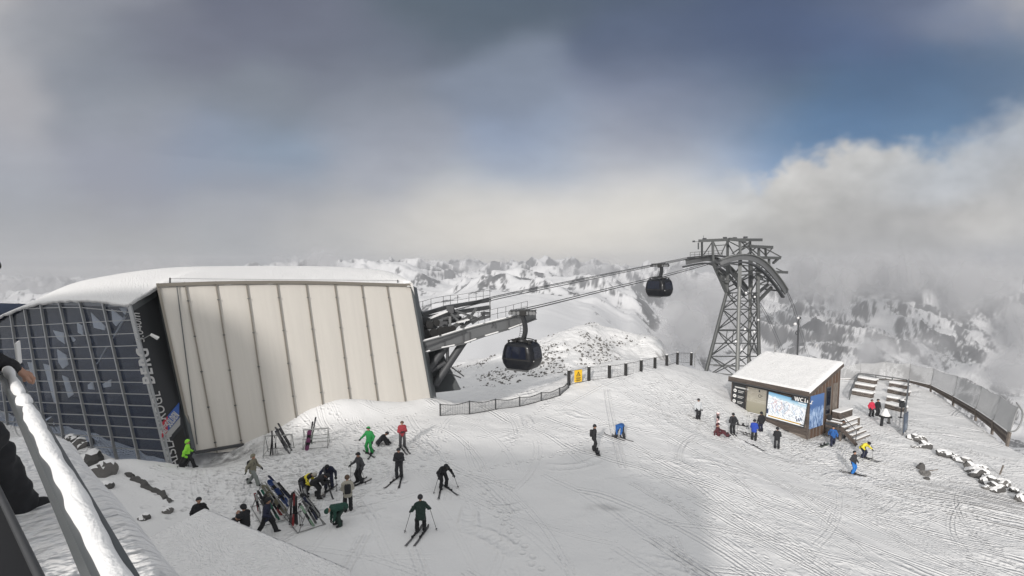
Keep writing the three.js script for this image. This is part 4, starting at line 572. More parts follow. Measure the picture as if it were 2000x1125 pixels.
  part('banner', Q([1457, 802], [1497, 812], [1500, 762], [1461, 754], 0.07), new THREE.MeshStandardMaterial({ map: banner, roughness: 0.5 })); part('banner_sill', Q([1456, 805.5], [1490, 814], [1490, 810.5], [1456, 802.5], 0.11), M.snowSoft);
  const map = canvasTex(512, 320, (c, w2, h2) => {
    const g = c.createLinearGradient(0, 0, 0, h2); g.addColorStop(0, '#6aa5cf'); g.addColorStop(0.2, '#b9d6e6'); g.addColorStop(0.3, '#dfeaf2'); g.addColorStop(1, '#c3cfd8'); c.fillStyle = g; c.fillRect(0, 0, w2, h2);
    const r = rng(11); c.fillStyle = '#e8eef4'; c.beginPath(); c.moveTo(0, 30); for (let x = 0; x <= w2; x += 16) c.lineTo(x, 30 + x * 0.11 + 26 * r()); c.lineTo(w2, h2); c.lineTo(0, h2); c.fill();
    for (let k = 0; k < 900; k++) { const x = r() * w2, y = 60 + r() * 230, d = r(); c.strokeStyle = d < 0.55 ? `rgba(96,108,122,${0.2 + 0.4 * r()})` : `rgba(255,255,255,${0.3 + 0.5 * r()})`; c.lineWidth = 1 + 3 * r(); c.beginPath(); c.moveTo(x, y); c.lineTo(x + 10 + 18 * r(), y + 6 + 22 * (r() - 0.3)); c.stroke(); }
    for (let k = 0; k < 26; k++) { c.strokeStyle = ['#2a6fb0', '#b33a35', '#30343c', '#3a78b8'][k % 4]; c.lineWidth = 1.6; c.beginPath(); let x = 60 + r() * 400, y = 70 + r() * 60; c.moveTo(x, y); for (let i = 0; i < 6; i++) { x += (r() - 0.5) * 60; y += 14 + r() * 16; c.lineTo(x, y); } c.stroke(); }
    c.fillStyle = '#3c4a66'; for (let k = 0; k < 7; k++) c.fillRect(400 + k * 13 - 20 * r(), 200 + r() * 60, 12, 16 + 20 * r()); c.fillRect(2, 215, 24, 60); c.fillStyle = '#d8a928'; c.fillRect(30, 292, 440, 14); c.fillStyle = '#5e5336'; for (let k = 0; k < 40; k++) c.fillRect(34 + k * 11, 296, 7, 5); c.fillStyle = '#2b2d31'; c.fillRect(462, 296, 44, 16); c.fillStyle = 'rgba(240,245,250,.9)'; c.fillRect(396, 34, 96, 12);
  });
  part('piste_map', Q([1497, 813], [1571, 833.5], [1579.5, 784.5], [1502.5, 763.5], 0.1), new THREE.MeshStandardMaterial({ map, roughness: 0.4 }));
  { const p = L(1556, 775.5, 0), s = letters('WC', 0.36, 0.03, true); part('sign_board', Q([1551, 779.5], [1583, 787], [1584, 775], [1553, 768], 0.43), M.anthracite); part('lettering', s.translate(p.x + 0.05, p.y - 0.22, 0.45), M.white); const q = p.clone().add(V(0.98, -0.28, 0));
    part('symbol', merge([boxGeo(0.06, 0.26, 0.02, q.x, q.y + 0.2, 0.46), boxGeo(0.2, 0.06, 0.02, q.x, q.y + 0.1, 0.46), new THREE.SphereGeometry(0.05, 8, 6).translate(q.x, q.y + 0.38, 0.46), boxGeo(0.06, 0.26, 0.02, q.x + 0.2, q.y + 0.2, 0.46)]), M.white); part('symbol', merge([boxGeo(0.05, 0.3, 0.02, q.x + 0.55, q.y + 0.2, 0.46), boxGeo(0.14, 0.09, 0.02, q.x + 0.48, q.y + 0.08, 0.46), boxGeo(0.14, 0.05, 0.02, q.x + 0.6, q.y + 0.33, 0.46)]), M.white); }
  for (const [q, w2] of [[[1457, 804, 1497, 814, 1500, 762, 1461, 754], 0.05], [[1497, 815, 1571, 835.5, 1579.5, 784.5, 1502.5, 763.5], 0.07]]) for (let k = 0; k < 4; k++) { const a = L(q[k * 2], q[k * 2 + 1], 0), b = L(q[(k * 2 + 2) % 8], q[(k * 2 + 3) % 8], 0); a.z = b.z = 0.12; part('poster_frame', barGeo(a, b, w2, 0.05), M.steelDark); }
  part('gutter', tubeGeo(V(x0 - 0.1, H - 0.12, 0.5), V(x1 + 0.1, H - 0.12, 0.5), 0.06), M.steelDark); for (const x of [x0 + 0.06, x1 - 0.06]) part('corner_trim', boxGeo(0.14, H - y0 - 0.05, 0.06, x, (H + y0) / 2 - 0.05, 0.03), M.wood);
  // right side: blue map, window, door; base timbers
  const side = canvasTex(256, 256, (c, w2, h2) => { const g = c.createLinearGradient(0, 0, 0, h2); g.addColorStop(0, '#4a70a8'); g.addColorStop(1, '#35568c'); c.fillStyle = g; c.fillRect(0, 0, w2, h2); const r = rng(6); for (let k = 0; k < 260; k++) { c.fillStyle = `rgba(200,220,245,${0.15 + 0.4 * r()})`; const x = r() * w2, y = h2 * 0.35 + r() * h2 * 0.6; c.fillRect(x, y, 3 + 10 * r(), 12 + 50 * r()); } });
  const S = (z0, z1, ya, yb, o = 0.02) => quadGeo(V(x1 + o, ya, z0), V(x1 + o, ya, z1), V(x1 + o, yb, z1), V(x1 + o, yb, z0), 0.03, V(1, 0, 0));
  part('blue_poster', S(-0.15, -2.5, 0.35, H - 0.15), new THREE.MeshStandardMaterial({ map: side, roughness: 0.45 }));
  const win = part('window', S(-2.9, -3.7, 1.2, H + 0.3), M.jamb); part('pane', S(-2.97, -3.63, 1.3, H + 0.2, 0.035), M.cabinGlass, undefined, win); const dr = part('door', S(-4.1, -5.0, 0.5, H + 0.5), M.woodPale); part('handle', boxGeo(0.06, 0.05, 0.16, x1 + 0.08, 1.5, -4.25), M.alu, undefined, dr);
  for (let k = 0; k < 5; k++) part('base_beam', boxGeo(x1 - x0 - 0.4, 0.16, 0.2, (x0 + x1) / 2 + 0.1, y0 - 0.1 - k * 0.17, 0.02 - 0.02 * (k % 2)), k % 2 ? M.woodPale : M.wood);
  for (const [u, wd] of [[0.30, 0.9], [0.55, 1.1], [0.72, 0.9]]) part('vent_slot', boxGeo(wd, 0.28, 0.06, lerp(x0, x1, u), y0 + 0.2, 0.1), M.rubber);
  // deck with steps on the right
  const dk = thing('wooden_deck', hut.position.clone(), 'snowy wooden deck with steps beside the blue poster of the hut', 'deck'); dk.quaternion.copy(hut.quaternion);
  const pd = (nm, g, m) => mesh(nm, g, m, dk);
  for (let k = 0; k < 12; k++) pd('plank', boxGeo(1.3, 0.08, 0.27, x1 + 0.8, 0.72, -2.9 - k * 0.3), M.woodPale); for (let k = 0; k < 12; k++) { const g = new RoundedBoxGeometry(1.28, 0.1, 0.24, 2, 0.05).translate(x1 + 0.8, 0.81, -2.9 - k * 0.3); if (k !== 1 && k !== 2) pd('snow_strip', g, M.snowSoft); }
  for (let k = 0; k < 4; k++) { pd('step', boxGeo(0.31, 0.1, 2.6, x1 + 1.62 + k * 0.33, 0.46 - k * 0.27, -4.0), M.woodPale); pd('snow_strip', new RoundedBoxGeometry(0.27, 0.09, 2.5, 2, 0.04).translate(x1 + 1.6 + k * 0.33, 0.55 - k * 0.27, -4.0), M.snowSoft); }
  for (let k = 0; k < 4; k++) pd('slat', boxGeo(1.3, 0.2, 0.06, x1 + 0.8, 0.55 - k * 0.24, -2.7), k % 2 ? M.wood : M.steelDark); for (const z of [-2.8, -6.2]) for (const x of [0.25, 1.4]) pd('post', boxGeo(0.14, 2.2, 0.14, x1 + x, -0.4, z), M.woodPale);
  pd('stringer', barGeo(V(x1 + 1.45, 0.42, -2.65), V(x1 + 2.8, -0.75, -2.65), 0.06, 0.3), M.wood); pd('handrail', tubeGeo(V(x1 + 1.45, 1.6, -2.68), V(x1 + 2.7, 0.5, -2.68), 0.03), M.steelDark); pd('handrail_post', tubeGeo(V(x1 + 2.7, -0.9, -2.68), V(x1 + 2.7, 0.5, -2.68), 0.03), M.steelDark);
  pd('bench_box', new RoundedBoxGeometry(0.7, 0.7, 2.4, 2, 0.05).translate(x1 + 0.55, 1.1, -4.9), M.wood); pd('snow_strip', new RoundedBoxGeometry(0.74, 0.14, 2.4, 2, 0.06).translate(x1 + 0.55, 1.51, -4.9), M.snowSoft); pd('lamp', new RoundedBoxGeometry(0.3, 0.5, 0.3, 2, 0.05).translate(x1 + 0.4, 1.05, -2.9), M.rubber);
}
// ------------------------------------------------------------------ fences along the rim
M.net = std(0.05, 0.052, 0.055, 0.8); M.netGrey = std(0.5, 0.505, 0.51, 0.8);
function netGeo(a, b, c, d, nu, nv, w, sag = 0, skip) { // threads of a net between a-b (foot) and d-c (head)
  const list = [], S = (u, v) => a.clone().lerp(b, u).lerp(d.clone().lerp(c, u), v).add(V(0, -sag * Math.sin(Math.PI * u) * v, 0)), th = (p, q) => { const dir = q.clone().sub(p), s = V(0, 1, 0).cross(dir); if (s.lengthSq() < 1e-9) s.set(1, 0, 0); s.normalize().multiplyScalar(w / 2); const t = dir.cross(s).normalize().multiplyScalar(w / 2); for (const [e, f] of [[s, t]]) { const k = [p.clone().add(e), p.clone().sub(e).add(f), p.clone().sub(f).sub(e), q.clone().add(e), q.clone().sub(e).add(f), q.clone().sub(f).sub(e)]; for (const [i, j, l] of [[0, 1, 3], [1, 4, 3], [1, 2, 4], [2, 5, 4], [2, 0, 5], [0, 3, 5]]) list.push(...k[i].toArray(), ...k[j].toArray(), ...k[l].toArray()); } };
  for (let i = 0; i <= nu; i++) th(S(i / nu, 0), S(i / nu, 1)); for (let j = 0; j <= nv; j++) for (let i = 0; i < 6; i++) th(S(i / 6, j / nv), S((i + 1) / 6, j / nv));
  const g = new THREE.BufferGeometry(); g.setAttribute('position', new THREE.Float32BufferAttribute(list, 3)); g.computeVertexNormals(); return g;
}
{
  const fence = (name, label, foots, opt) => {
    const P = foots.map(([x, y, h, D]) => { const f = D ? at(x, y, D) : ground(x, y + 1), top = at(x + (opt.lean ?? 0), y - h, -f.z); return [f, V(f.x, top.y, f.z)]; });
    const f = thing(name, P[0][0], label, opt.cat ?? 'fence'), o = P[0][0], l = (p) => p.clone().sub(o);
    P.forEach(([a, b], i) => { mesh('post', opt.pad ? new THREE.CylinderGeometry(opt.w, opt.w, b.y - a.y + 0.3, 14).translate(a.x - o.x, (a.y + b.y) / 2 - o.y - 0.15, a.z - o.z) : barGeo(l(a).add(V(0, -0.3, 0)), l(b).add(V(0, 0.05, 0)), opt.w), opt.mat, f); if (opt.pad) mesh('snow_cap', new THREE.SphereGeometry(opt.w * 0.95, 10, 6, 0, 6.3, 0, 1.6).scale(1, 0.4, 1).translate(b.x - o.x, b.y - o.y, b.z - o.z), M.snowSoft, f);
      if (i) { const [a0, b0] = P[i - 1]; if (opt.net) mesh('net', netGeo(l(a0), l(a), l(b), l(b0), Math.round(a0.distanceTo(a) / opt.gap), opt.rows, opt.thread, opt.sag), opt.netMat, f); for (const k of opt.wires) { const p = l(a0).lerp(l(b0), k), q = l(a).lerp(l(b), k), mid = p.clone().lerp(q, 0.5).add(V(0, -(opt.sag ?? 0.05) * k, 0)); mesh('rope', curveGeo([p, mid, q], opt.rope, 8, 5), opt.netMat, f); } } });
    return { f, P, o };
  };
  fence('net_fence', 'low dark net fence between the white station and the padded posts', [[860, 811, 21], [917, 808, 24], [968, 799, 19], [1015, 793, 17], [1057, 782, 15], [1093, 772, 14], [1110, 757, 12]], { w: 0.11, mat: M.darkMetal, net: true, gap: 0.14, rows: 9, thread: 0.016, sag: 0.16, netMat: M.net, wires: [1, 0.02], rope: 0.035 });
  const pf = fence('padded_fence', 'wire fence of thick black padded posts along the snow rim', [[1111, 751, 28], [1150, 742, 26], [1190, 737, 24], [1222, 732, 23], [1252, 724, 21], [1279, 718, 20.5], [1302, 713, 20], [1323, 707, 19, 61], [1350, 709, 20, 62.5]], { pad: true, w: 0.16, mat: M.rubber, net: true, gap: 0.4, rows: 5, thread: 0.008, netMat: M.net, wires: [0.95, 0.02], rope: 0.02 });
  { // yellow warning sign between the first two posts
    const p = pf.P[0][0].clone().lerp(pf.P[1][0], 0.42), g = thing('warning_sign', p, 'yellow warning sign with black figure on the padded wire fence', 'sign'), dir = pf.P[1][0].clone().sub(pf.P[0][0]); g.rotation.y = Math.atan2(-dir.z, dir.x);
    mesh('board', new RoundedBoxGeometry(0.92, 1.16, 0.04, 2, 0.02).translate(0, 0.72, 0.12), M.signYellow, g);
    const s = new THREE.Shape(); s.moveTo(-0.26, 0.7); s.lineTo(0, 1.16); s.lineTo(0.26, 0.7); s.closePath(); const ho = new THREE.Path(); ho.moveTo(-0.16, 0.75); ho.lineTo(0.16, 0.75); ho.lineTo(0, 1.05); ho.closePath(); s.holes.push(ho);
    mesh('symbol', new THREE.ExtrudeGeometry(s, { depth: 0.01, bevelEnabled: false }).translate(0, 0, 0.145), M.black, g); mesh('symbol', boxGeo(0.05, 0.14, 0.01, 0, 0.86, 0.15), M.black, g);
    for (const [y, w2] of [[0.56, 0.6], [0.46, 0.5], [0.34, 0.64], [0.25, 0.4]]) mesh('text_line', boxGeo(w2, 0.05, 0.01, 0, y, 0.148), M.black, g);
  }
  { const b = at(1357, 712, 63), g = thing('bent_post', b, 'thin grey post with bent tip at the end of the padded fence', 'post'); const t = at(1357, 690, -b.z).sub(b), u = at(1368, 676, -b.z).sub(b); mesh('shaft', tubeGeo(V(0, -0.3, 0), t, 0.05), M.galv, g); mesh('tip', tubeGeo(t, u, 0.05), M.galv, g); mesh('clamp', new THREE.SphereGeometry(0.08, 8, 6).translate(0, t.y, 0), M.galv, g); }
  // high net on the right, above a low wall of planks
  const wt = [[1630, 741], [1680, 739], [1730, 740], [1775, 742.5], [1818, 752], [1862, 774], [1906, 799], [1940, 822], [1972, 846]], wb = [[1630, 745], [1680, 743], [1730, 744], [1775, 747], [1818, 760], [1862, 786], [1906, 813], [1938, 839], [1966, 869]], nt = [[1630, 716], [1680, 710], [1730, 707], [1778, 711], [1824, 720], [1870, 735], [1918, 755], [1955, 774], [1988, 796]];
  const WD = [71.5, 71.8, 71.3, 69.2, 65.2, 59.4, 53.9, 49.2, 45.4], B = wb.map(([x, y], i) => at(x, y, WD[i])), T = wt.map(([x, y], i) => at(x, y, -B[i].z)), N = nt.map(([x, y], i) => at(x, y, -B[i].z + 0.2));
  const wall = thing('plank_wall', B[3], 'low weathered plank wall bending round the outer edge of the terrace', 'wall'), wl = (p) => p.clone().sub(B[3]);
  for (let i = 0; i < 8; i++) { for (let k = 0; k < 4; k++) { const a = wl(B[i]).lerp(wl(T[i]), k / 4).add(V(0, 0.01, 0)), b = wl(B[i + 1]).lerp(wl(T[i + 1]), k / 4), c = wl(B[i + 1]).lerp(wl(T[i + 1]), (k + 0.93) / 4), d = wl(B[i]).lerp(wl(T[i]), (k + 0.93) / 4); mesh('plank', quadGeo(a, b, c, d, 0.06 + 0.01 * (k % 2)), k % 2 ? M.wood : M.woodPale, wall); } mesh('post', barGeo(wl(B[i]).add(V(0, -0.5, 0)), wl(T[i]).add(V(0, 0.1, 0)), 0.16), M.woodPale, wall); mesh('snow_strip', barGeo(wl(T[i]).add(V(0, 0.04, 0)), wl(T[i + 1]).add(V(0, 0.04, 0)), 0.14, 0.08), M.snowSoft, wall); }
  mesh('post', barGeo(wl(B[8]).add(V(0, -0.5, 0)), wl(T[8]).add(V(0, 0.1, 0)), 0.18), M.woodPale, wall);
  const hn = thing('catch_net', T[3], 'high pale catch net on leaning posts above the plank wall', 'net'), hl = (p) => p.clone().sub(T[3]);
  for (let i = 0; i < 9; i++) { const a = hl(T[i]), b = hl(N[i]); mesh('post', curveGeo([a, a.clone().lerp(b, 0.5).add(V(0.15, 0, -0.1)), b], 0.035, 8, 5), M.galv, hn); if (i < 8) { mesh('net', netGeo(a, hl(T[i + 1]), hl(N[i + 1]), b, 48, 18, 0.026, 0.15), M.netGrey, hn); mesh('rope', curveGeo([b, b.clone().lerp(hl(N[i + 1]), 0.5).add(V(0, -0.15, 0)), hl(N[i + 1])], 0.03, 8, 5), M.netGrey, hn); } }
  { const e = hl(at(1985, 786, -B[8].z)), list = [e, hl(at(1997, 806, -B[8].z)), hl(at(1992, 830, -B[8].z)), hl(at(1982, 842, -B[8].z)), hl(at(1968, 842, -B[8].z))]; mesh('end_frame', curveGeo(list, 0.06, 20, 6), M.galv, hn); }
}
// ------------------------------------------------------------------ benches, rails, boards on the viewing terrace
{
  const rows = [[1671, 744, 1709, 751, 'rearmost bench of the left block'], [1667, 757, 1706, 764, 'middle bench of the left block'], [1663, 770, 1703, 778, 'front bench of the left block'], [1736, 755, 1771, 761, 'rearmost bench of the right block'], [1733, 767, 1769, 774, 'second bench from the rear in the right block'], [1731, 783, 1764, 790, 'third bench from the rear in the right block'], [1728, 797, 1761, 805, 'front bench of the right block']];
  for (const [ax, ay, bx, by, where] of rows) {
    const a = ground(ax, ay), b = ground(bx, by), y = Math.min(a.y, b.y), bn = thing('bench', a.clone().lerp(b, 0.5).setY(y), 'wide bench under a slab of snow, ' + where, 'bench', 'snowy benches of the viewing terrace'), L = a.distanceTo(b); bn.rotation.y = Math.atan2(-(b.z - a.z), b.x - a.x);
    for (let k = 0; k < 3; k++) mesh('plank', boxGeo(L, 0.11, 0.05, 0, 0.1 + k * 0.13, 0.02), k % 2 ? M.woodPale : M.wood, bn); mesh('seat', boxGeo(L, 0.07, 0.9, 0, 0.47, -0.43), M.woodPale, bn); for (const s of [-1, 1]) mesh('leg', boxGeo(0.1, 0.9, 0.8, s * (L / 2 - 0.15), 0.0, -0.45), M.wood, bn);
    mesh('snow_slab', planarUV(new RoundedBoxGeometry(L + 0.06, 0.26, 1.0, 4, 0.1).translate(0, 0.63, -0.46)), M.snowCrust, bn);
  }
  const railing = (label, pts, h) => { const q = pts.map(([x, y]) => ground(x, y)), g = thing('terrace_railing', q[0], label, 'railing'), l = (p) => p.clone().sub(q[0]); q.forEach((p, i) => { mesh('post', tubeGeo(l(p).add(V(0, -0.2, 0)), l(p).add(V(0, h, 0)), 0.07), M.steel, g); if (i) for (const k of [1, 0.66, 0.33]) mesh('rail', barGeo(l(q[i - 1]).add(V(0, h * k, 0)), l(p).add(V(0, h * k, 0)), k === 1 ? 0.14 : 0.07), M.steel, g); }); };
  railing('grey metal railing on the hut side of the benches', [[1659, 781], [1668, 758], [1676, 742]], 0.9); railing('grey metal railing behind the back row of benches', [[1677, 741], [1710, 745], [1742, 750], [1771, 755]], 0.9); railing('grey metal railing between the benches and the untouched snow', [[1774, 757], [1772, 780], [1769, 803], [1766, 826], [1764, 848]], 1.1);
  { const p = ground(1767, 848), g = thing('information_board', p, 'dark blue information board seen nearly edge on by the railing end', 'board'); g.rotation.y = 0.74; mesh('panel', new RoundedBoxGeometry(1.5, 1.75, 0.08, 2, 0.03).translate(0.1, 1.15, 0), std(0.05, 0.07, 0.11, 0.4), g); mesh('photo_print', boxGeo(0.9, 0.6, 0.01, 0.1, 0.75, 0.046), std(0.2, 0.24, 0.3, 0.5), g); mesh('photo_print', boxGeo(1.2, 0.5, 0.01, 0.1, 1.5, 0.046), std(0.09, 0.12, 0.18, 0.5), g); for (const x of [-0.6, 0.75]) mesh('post', boxGeo(0.09, 2.2, 0.09, x, 0.9, -0.06), M.steel, g); }
  { const p = ground(1759, 816), g = thing('coin_telescope', p, 'dark coin telescope on a thin pole beside the railing', 'telescope'); mesh('pole', tubeGeo(V(0, -0.1, 0), V(0.05, 1.15, 0), 0.06), M.steelDark, g); mesh('base_plate', boxGeo(0.34, 0.06, 0.34, 0, 0.04, 0), M.steelDark, g); mesh('head', new RoundedBoxGeometry(0.46, 0.5, 0.36, 3, 0.1).translate(0.06, 1.36, 0), M.darkMetal, g); mesh('tube', tubeGeo(V(0.05, 1.62, 0.25), V(0.12, 1.72, -0.35), 0.15, 0.18, 12), M.darkMetal, g); mesh('snow_cap', new THREE.SphereGeometry(0.2, 12, 6, 0, 6.3, 0, 1.5).scale(1, 0.5, 1.2).translate(0.1, 1.86, -0.05), M.snowSoft, g); }
  { const p = ground(1728, 832), g = thing('snow_capped_stand', p, 'small black metal stand crowned by a pointed cap of snow', 'stand'); mesh('top', new RoundedBoxGeometry(0.95, 0.2, 0.6, 2, 0.04).translate(0, 0.95, 0), M.black, g); mesh('leg', barGeo(V(-0.35, -0.2, 0), V(-0.28, 0.9, 0), 0.18), M.black, g); mesh('leg', barGeo(V(0.3, 0.35, 0.1), V(0.36, 0.9, 0), 0.2), M.black, g); mesh('foot', barGeo(V(0.12, 0.36, 0.12), V(0.42, 0.32, 0.1), 0.14), M.black, g); mesh('snow_cap', new THREE.LatheGeometry([[0.001, 1.75], [0.12, 1.7], [0.2, 1.5], [0.34, 1.25], [0.42, 1.08], [0.4, 1.02], [0.001, 1.02]].map(([x, y]) => new THREE.Vector2(x, y)), 14), M.snowSoft, g); }
  // boulders with snow caps
  const rock = (seed) => { const r = rng(seed), g = new THREE.IcosahedronGeometry(1, 3), p = g.attributes.position, o = r() * 50; for (let i = 0; i < p.count; i++) { const v = V(p.getX(i), p.getY(i), p.getZ(i)), k = 1 + 0.55 * vnoise(v.x * 1.1 + o, v.y * 1.1 + v.z * 0.9) + 0.16 * vnoise(v.x * 3 + v.z * 2.4, v.y * 3.1 + o); p.setXYZ(i, v.x * k, v.y * k * 0.95, v.z * k); } g.computeVertexNormals(); return g; };
  const capOf = (g) => { const c = g.index ? g.toNonIndexed() : g, p = c.attributes.position, tri = [], root = new Map(), find = (k) => { while (root.get(k) !== k) k = root.get(k); return k; }, key = (v) => v.toArray().map((x) => Math.round(x * 1e4)).join();
    for (let i = 0; i < p.count; i += 3) { const a = [0, 1, 2].map((k) => V(p.getX(i + k), p.getY(i + k), p.getZ(i + k))), n = a[1].clone().sub(a[0]).cross(a[2].clone().sub(a[0])).normalize(); if (n.y > 0.6 + 0.1 * vnoise(a[0].x * 2, a[0].z * 2)) { const k = a.map(key); for (const q of k) if (!root.has(q)) root.set(q, q); root.set(find(k[1]), find(k[0])); root.set(find(k[2]), find(k[0])); tri.push([a, k[0]]); } }
    const size = new Map(); for (const [, k] of tri) size.set(find(k), (size.get(find(k)) ?? 0) + 1); const big = [...size].sort((x, y) => y[1] - x[1])[0][0], P = []; for (const [a, k] of tri) if (find(k) === big) for (const v of a) P.push(v.x * 1.02, v.y * 1.03 + 0.06, v.z * 1.02);
    const out = new THREE.BufferGeometry(); out.setAttribute('position', new THREE.Float32BufferAttribute(P, 3)); out.computeVertexNormals(); return out; };
  const kinds = [1, 2, 3, 4, 5].map((s) => { const g = rock(s * 13); return [g, capOf(g)]; });
  const boulder = (px, py, size, label, k, sq = 1, capped = true) => { const p = ground(px, py), b = thing('boulder', p, label, 'rock', 'boulders at the edge of the snow field'), s = size * 1.05 * -p.z / 1000; mesh('stone', kinds[k % 5][0], k % 2 ? M.rock : M.rockDark, b); if (capped) mesh('snow_cap', kinds[k % 5][1], M.snowSoft, b); b.scale.set(s, s * sq, s); b.rotation.y = k * 1.3; b.position.y += s * 0.12; };
  for (const [x, y, s, l, k, q] of [[1783, 857, 9, 'small boulder at the foot of the blue information board', 0], [1797, 862, 10, 'boulder beside the small one below the information board', 1], [1806, 874, 11, 'round boulder starting the line below the information board', 2], [1786, 874, 6, 'flat dark stone in the snow left of the round boulder', 3, 0.5], [1845, 890, 15, 'broad dark boulder under a smooth cushion of snow', 4, 0.7], [1880, 901, 13, 'low dark boulder right of the cushion boulder', 5, 0.6], [1866, 896, 8, 'small pale boulder between two broad dark ones', 6], [1898, 920, 13, 'upright dark boulder at the left of the big cluster', 7, 1.2], [1911, 931, 15, 'largest dark boulder of the cluster', 8], [1918, 917, 9, 'boulder perched at the top of the cluster', 9], [1930, 944, 12, 'dark split boulder right of the cluster', 10, 1.1], [1927, 955, 7, 'small stone tucked under the split boulder', 11], [1945, 957, 13, 'boulder half buried in bright snow', 12], [1958, 948, 11, 'pale snow covered boulder behind the half buried one', 13], [1980, 960, 8, 'small boulder behind the last bright snow hump', 14], [2000, 977, 13, 'boulder cut by the photo edge at the end of the line', 15]]) boulder(x, y, s, l, k, q ?? 1);
  boulder(1799, 915, 7, 'black upright stone alone in the untouched snow', 16, 1.5, false); boulder(1806, 926, 9, 'black flat stone below the upright black stone', 17, 0.8, false); boulder(1810, 936, 5, 'tiny black stone lowest of the three in the untouched snow', 18, 0.8, false);
  { const p = ground(1812, 924), g = thing('wooden_stick', p, 'thin stick lying beside the black flat stone', 'stick'); mesh('shaft', barGeo(V(-0.1, 0.15, 0), V(0.7, 0.3, 0.05), 0.05), M.woodPale, g); const q = ground(1951, 927), h = thing('wooden_stick', q, 'short stake leaning out of the snow beyond the boulders', 'stick'); mesh('shaft', barGeo(V(0, -0.2, 0), V(0.28, 0.75, 0), 0.07), M.woodPale, h); }
  for (const [x, y, s, l, k, q] of [[180, 905, 22, 'snow covered boulder below the corner of the terrace ledge', 20, 1], [204, 925, 20, 'boulder beside a broken stake below the glass front', 21, 1.1], [208, 952, 11, 'small dark boulder at the ledge edge', 22, 1], [160, 872, 18, 'dark boulder right behind the terrace ledge', 23, 0.9], [145, 862, 14, 'boulder half hidden behind the terrace ledge corner', 24], [70, 790, 26, 'large snowy boulder left of the railing behind the terrace', 25, 1], [78, 760, 20, 'round snow capped boulder in front of the glass front', 26, 1], [45, 790, 20, 'dark boulder beyond the thin railing bars', 27, 0.9], [110, 828, 22, 'long snowy boulder at the foot of the glass front', 28, 0.7], [95, 812, 16, 'boulder between the round and the long snowy ones', 29, 0.8], [283, 1012, 10, 'small dark stone beside the terrace ledge', 30, 0.8], [328, 1000, 9, 'dark stone in the drift below the glass front', 31, 0.9]]) boulder(x, y, s, l, k, q ?? 1);
  for (const [a, b, c, l] of [[[262, 936], [300, 958], [336, 980], 'long bare rock edge in the drift below the black panel'], [[246, 924], [252, 928], [258, 932], 'short bare rock edge in the drift']]) { const p = ground(...b), g = thing('rock_ledge', p, l, 'rock'), q = [a, b, c].map((e) => ground(...e).sub(p).add(V(0, 0.06, 0))); const t = curveGeo(q.map((v) => v.add(V(0, -0.05, 0))), 0.14, 60, 12), pp = t.attributes.position; for (let i = 0; i < pp.count; i++) { const x = pp.getX(i), z = pp.getZ(i); pp.setXYZ(i, x + 0.22 * vnoise(x * 2.1, z * 2.3 + 4), pp.getY(i) + 0.2 * fbm(x * 1.9, z * 2.1, 3), z + 0.22 * vnoise(x * 2.4 + 8, z * 2)); } t.computeVertexNormals(); mesh('stone', t, M.rockDark, g); }
}
